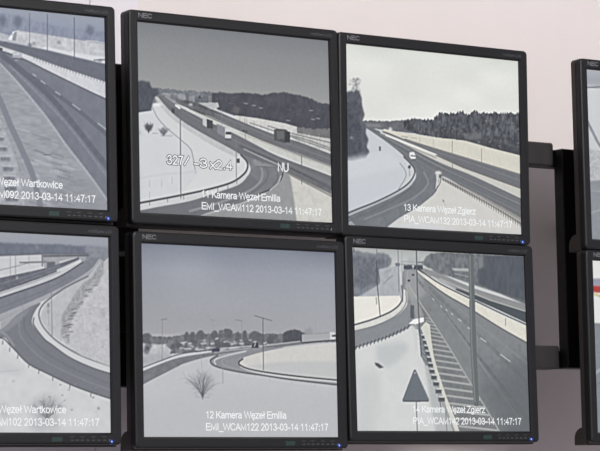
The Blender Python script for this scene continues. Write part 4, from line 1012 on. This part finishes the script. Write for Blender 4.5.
def monitor(key, pos, rot, still, grid, lines, led, label, osd=False):
    x, z, y = pos
    root = bpy.data.objects.new('monitor', None)
    COL.objects.link(root)
    roll, yaw, pitch = rot
    mt = Matrix.Rotation(-roll, 4, 'Y') @ Matrix.Rotation(pitch, 4, 'X') @ Matrix.Rotation(yaw, 4, 'Z')
    root.matrix_world = Matrix.Translation((x / 1000, y / 1000, EYE + z / 1000)) @ mt
    tag(root, label, 'monitor', 'monitors of the control room video wall')
    # bezel: inner lip, flat face, rounded edge, side wall, seam
    v, f = loft([rr(187.9, 150.2, 0.6, 1.5), rr(188.2, 150.5, 0.6, 0.0), rr(188.6, 150.9, 1, -2.2), rr(188.9, 151.2, 1, -2.4), rr(191.0, 153.3, 1.6, -4.5), rr(193, 155.5, 2, -4.6),
                 rr(202.8, 165.8, 5, -4.6), rr(205.2, 168.2, 6.5, -3.6), rr(206, 169, 7, -1.6), rr(206, 169, 7, 8), rr(205, 168, 6.5, 8.4), rr(204, 167, 6, 8.4)])
    mesh_obj('bezel', v, f, M['bezel'], root)
    v, f = loft([rr(188.7, 151.0, 1, -2.5), rr(190.9, 153.2, 1.6, -4.75), rr(191.3, 153.6, 1.8, -4.75)])
    mesh_obj('inner_trim', v, f, M['trim'], root)
    v, f = loft([rr(204, 167, 6, 8.4), rr(204.6, 167.6, 6.2, 9.4), rr(205.6, 168.6, 7, 9.6), rr(205.6, 168.6, 7, 20), rr(203.6, 166.6, 6, 22), rr(168, 132, 14, 23)])
    sh = mesh_obj('rear_shell', v, f, M['shell'], root)
    v, f = loft([rr(168, 132, 14, 22.5), rr(160, 124, 14, 36), rr(140, 104, 18, 58)], True)
    mesh_obj('rear_housing', v, f, M['housing'], root)
    v, f = prism([(11, -141), (21, -141), (27, -142.2), (33, -145.5), (37.5, -150.5), (39.5, -156), (40, -163), (40, -170.2), (38.5, -171.5), (11, -171.5), (11, -168.7)], -205.3, 205.3)
    mesh_obj('lower_housing', v, f, M['shell'], root)
    mesh_obj('wall_mount_plate', *box(-60, 60, 56, 98 if key in ('9', '10', '15', '16') else 81.5 if key in ('13', '14') else 84.5, -60, 60, 1.5), M['steel_black'], root)
    # picture
    nx, ny = grid
    pic = still().done(nx, ny)
    xs = np.linspace(-188.1, 188.1, nx); zs = np.linspace(150.4, -150.4, ny)
    co = np.zeros((ny, nx, 3), np.float32)
    co[:, :, 0] = xs[None, :] / 1000; co[:, :, 2] = zs[:, None] / 1000
    i = np.arange(ny * nx).reshape(ny, nx)
    quads = np.stack([i[1:, :-1], i[1:, 1:], i[:-1, 1:], i[:-1, :-1]], -1).reshape(-1, 4).astype(np.int32)
    me = bpy.data.meshes.new('screen')
    me.vertices.add(nx * ny); me.vertices.foreach_set('co', co.ravel())
    nq = len(quads)
    me.loops.add(nq * 4); me.loops.foreach_set('vertex_index', quads.ravel())
    me.polygons.add(nq); me.polygons.foreach_set('loop_start', np.arange(nq, dtype=np.int32) * 4)
    me.update(calc_edges=True)
    ca = me.color_attributes.new('picture', 'FLOAT_COLOR', 'POINT')
    ca.data.foreach_set('color', np.concatenate([pic, np.ones((ny, nx, 1))], 2).astype(np.float32).ravel())
    me.materials.append(M['screen'])
    scr = bpy.data.objects.new('screen', me)
    COL.objects.link(scr); scr.parent = root
    for body, x0, x1, base in lines:
        text_mesh('caption', body, x0, x1, base, 10.2, -0.35, M['caption'], scr, 0.165)
    if osd:
        for body, x0, x1, base, cap in (('327/', -135, -94, -71, 13), ('-3', -84, -60, -73, 13), ('x2.4', -53, -11, -74, 13), ('NU', 81, 100.5, -71, 13)):
            text_mesh('overlay_outline', body, x0, x1, base, cap, -0.3, M['osd_black'], scr, 0.36 if body != 'NU' else 0.2)
            text_mesh('overlay_digits', body, x0, x1, base, cap, -0.6, M['caption'], scr, 0.17)
    # print and controls on the frame
    text_mesh('brand_logo', 'NEC', -187.5, -163.5, 157.6, 6.2, -4.75, M['logo'], root, 0.2)
    text_mesh('model_name', 'MultiSync LCD', 150, 192, 157.2, 3.6, -4.75, M['model'], root, 0.14)
    mesh_obj('energy_sticker', *box(79.5, 98, -5.0, -4.5, -164.2, -157.2, 0.2), M['sticker'], root)
    for k, xb in enumerate((113, 122, 131, 141, 151, 161, 171)):
        mesh_obj('control_button', *box(xb, xb + 5.5, -5.3, -4.4, -163.2, -161.0, 0.4), M['mark'], root)
        if k % 2 == 0:
            mesh_obj('button_mark', *box(xb - 1, xb + 6.5, -4.8, -4.5, -157.6, -156.4, 0.1), M['mark'], root)
    ring = mesh_obj('power_light', *loft([rr(5, 4.2, 4, -4.4), rr(5, 4.2, 4, -5.0), rr(4.2, 3.4, 3.3, -5.3)], True), M['led_ring' if led else 'led_off'], root)
    ring.location = (0.1865, 0, -0.164)
    if led:
        ring['label'] = 'glowing blue power light'
        mesh_obj('glowing_dot', *loft([rr(1.5, 1.5, 1.4, -5.2), rr(1.5, 1.5, 1.4, -5.7), rr(0.9, 0.9, 0.8, -6.0)], True), M['led_on'], ring)
    return root


FULL, EDGE = (320, 256), (170, 136)
STAMP = ' 2013-03-14 11:47:17'
L1, L2 = -120.6, -139.6
monitor('11', (0, 0, 0.31), (0.00379, 0.00035, 0.00213), still_11, FULL,
        [('11 Kamera Węzeł Emilia', -69, 83, L1), ('EMI_WCAM112' + STAMP, -70, 166, L2)], False,
        'black monitor showing lorries on a snowy dual carriageway with a curving slip road', True)
monitor('13', (410.84, -0.96, 0.37), (0.00212, 0.0021, 0.01646), still_13, FULL,
        [('13 Kamera Węzeł Zgierz', -69, 86, L1), ('PIA_WCAM132' + STAMP, -69, 167, L2)], True,
        'black monitor showing one white van on a snowy motorway beside pine woods')
monitor('12', (2.02, -349.93, -0.13), (0.00058, -0.00588, 0.00165), still_12, FULL,
        [('12 Kamera Węzeł Emilia', -70, 84.5, L1), ('EMI_WCAM122' + STAMP, -70.5, 167.5, L2)], True,
        'black monitor showing a looping slip road and a bare bush in snow under grey sky')
monitor('14', (415.21, -339.38, -0.55), (0.00064, 0.01111, -0.00997), still_14, FULL,
        [('14 Kamera Węzeł Zgierz', -68, 88, L1 + 1.5), ('PIA_WCAM142' + STAMP, -68.5, 168.5, L2 + 1)], True,
        'black monitor showing a triangular road sign and a hatched motorway wedge')
monitor('9', (-437.0, -0.8, 0), (0.003, 0, 0), still_9, FULL,
        [('Kamera Węzeł Wartkowice', -63, 107, L1), ('WCAM092' + STAMP, -39, 166, L2)], True,
        'black monitor showing a wide bare motorway lane with streaked verge and three thin poles')
monitor('10', (-435.5, -344.0, 0), (0.0, 0, 0), still_10, FULL,
        [('Kamera Węzeł Wartkowice', -64, 107.5, L1), ('WCAM102' + STAMP, -39, 166.5, L2)], True,
        'black monitor showing a motorway bridge and a bending ramp through snow with a dark bush')
monitor('15', (947.0, -1.5, 0), (0.002, 0, 0), still_15, EDGE, [], False,
        'black monitor showing a pale snowy scene, above the monitor with a red stripe')
monitor('16', (947.0, -340.8, 0), (0.0, 0, 0), still_16, EDGE, [], False,
        'black monitor showing a red stripe on white, below the pale snowy scene')
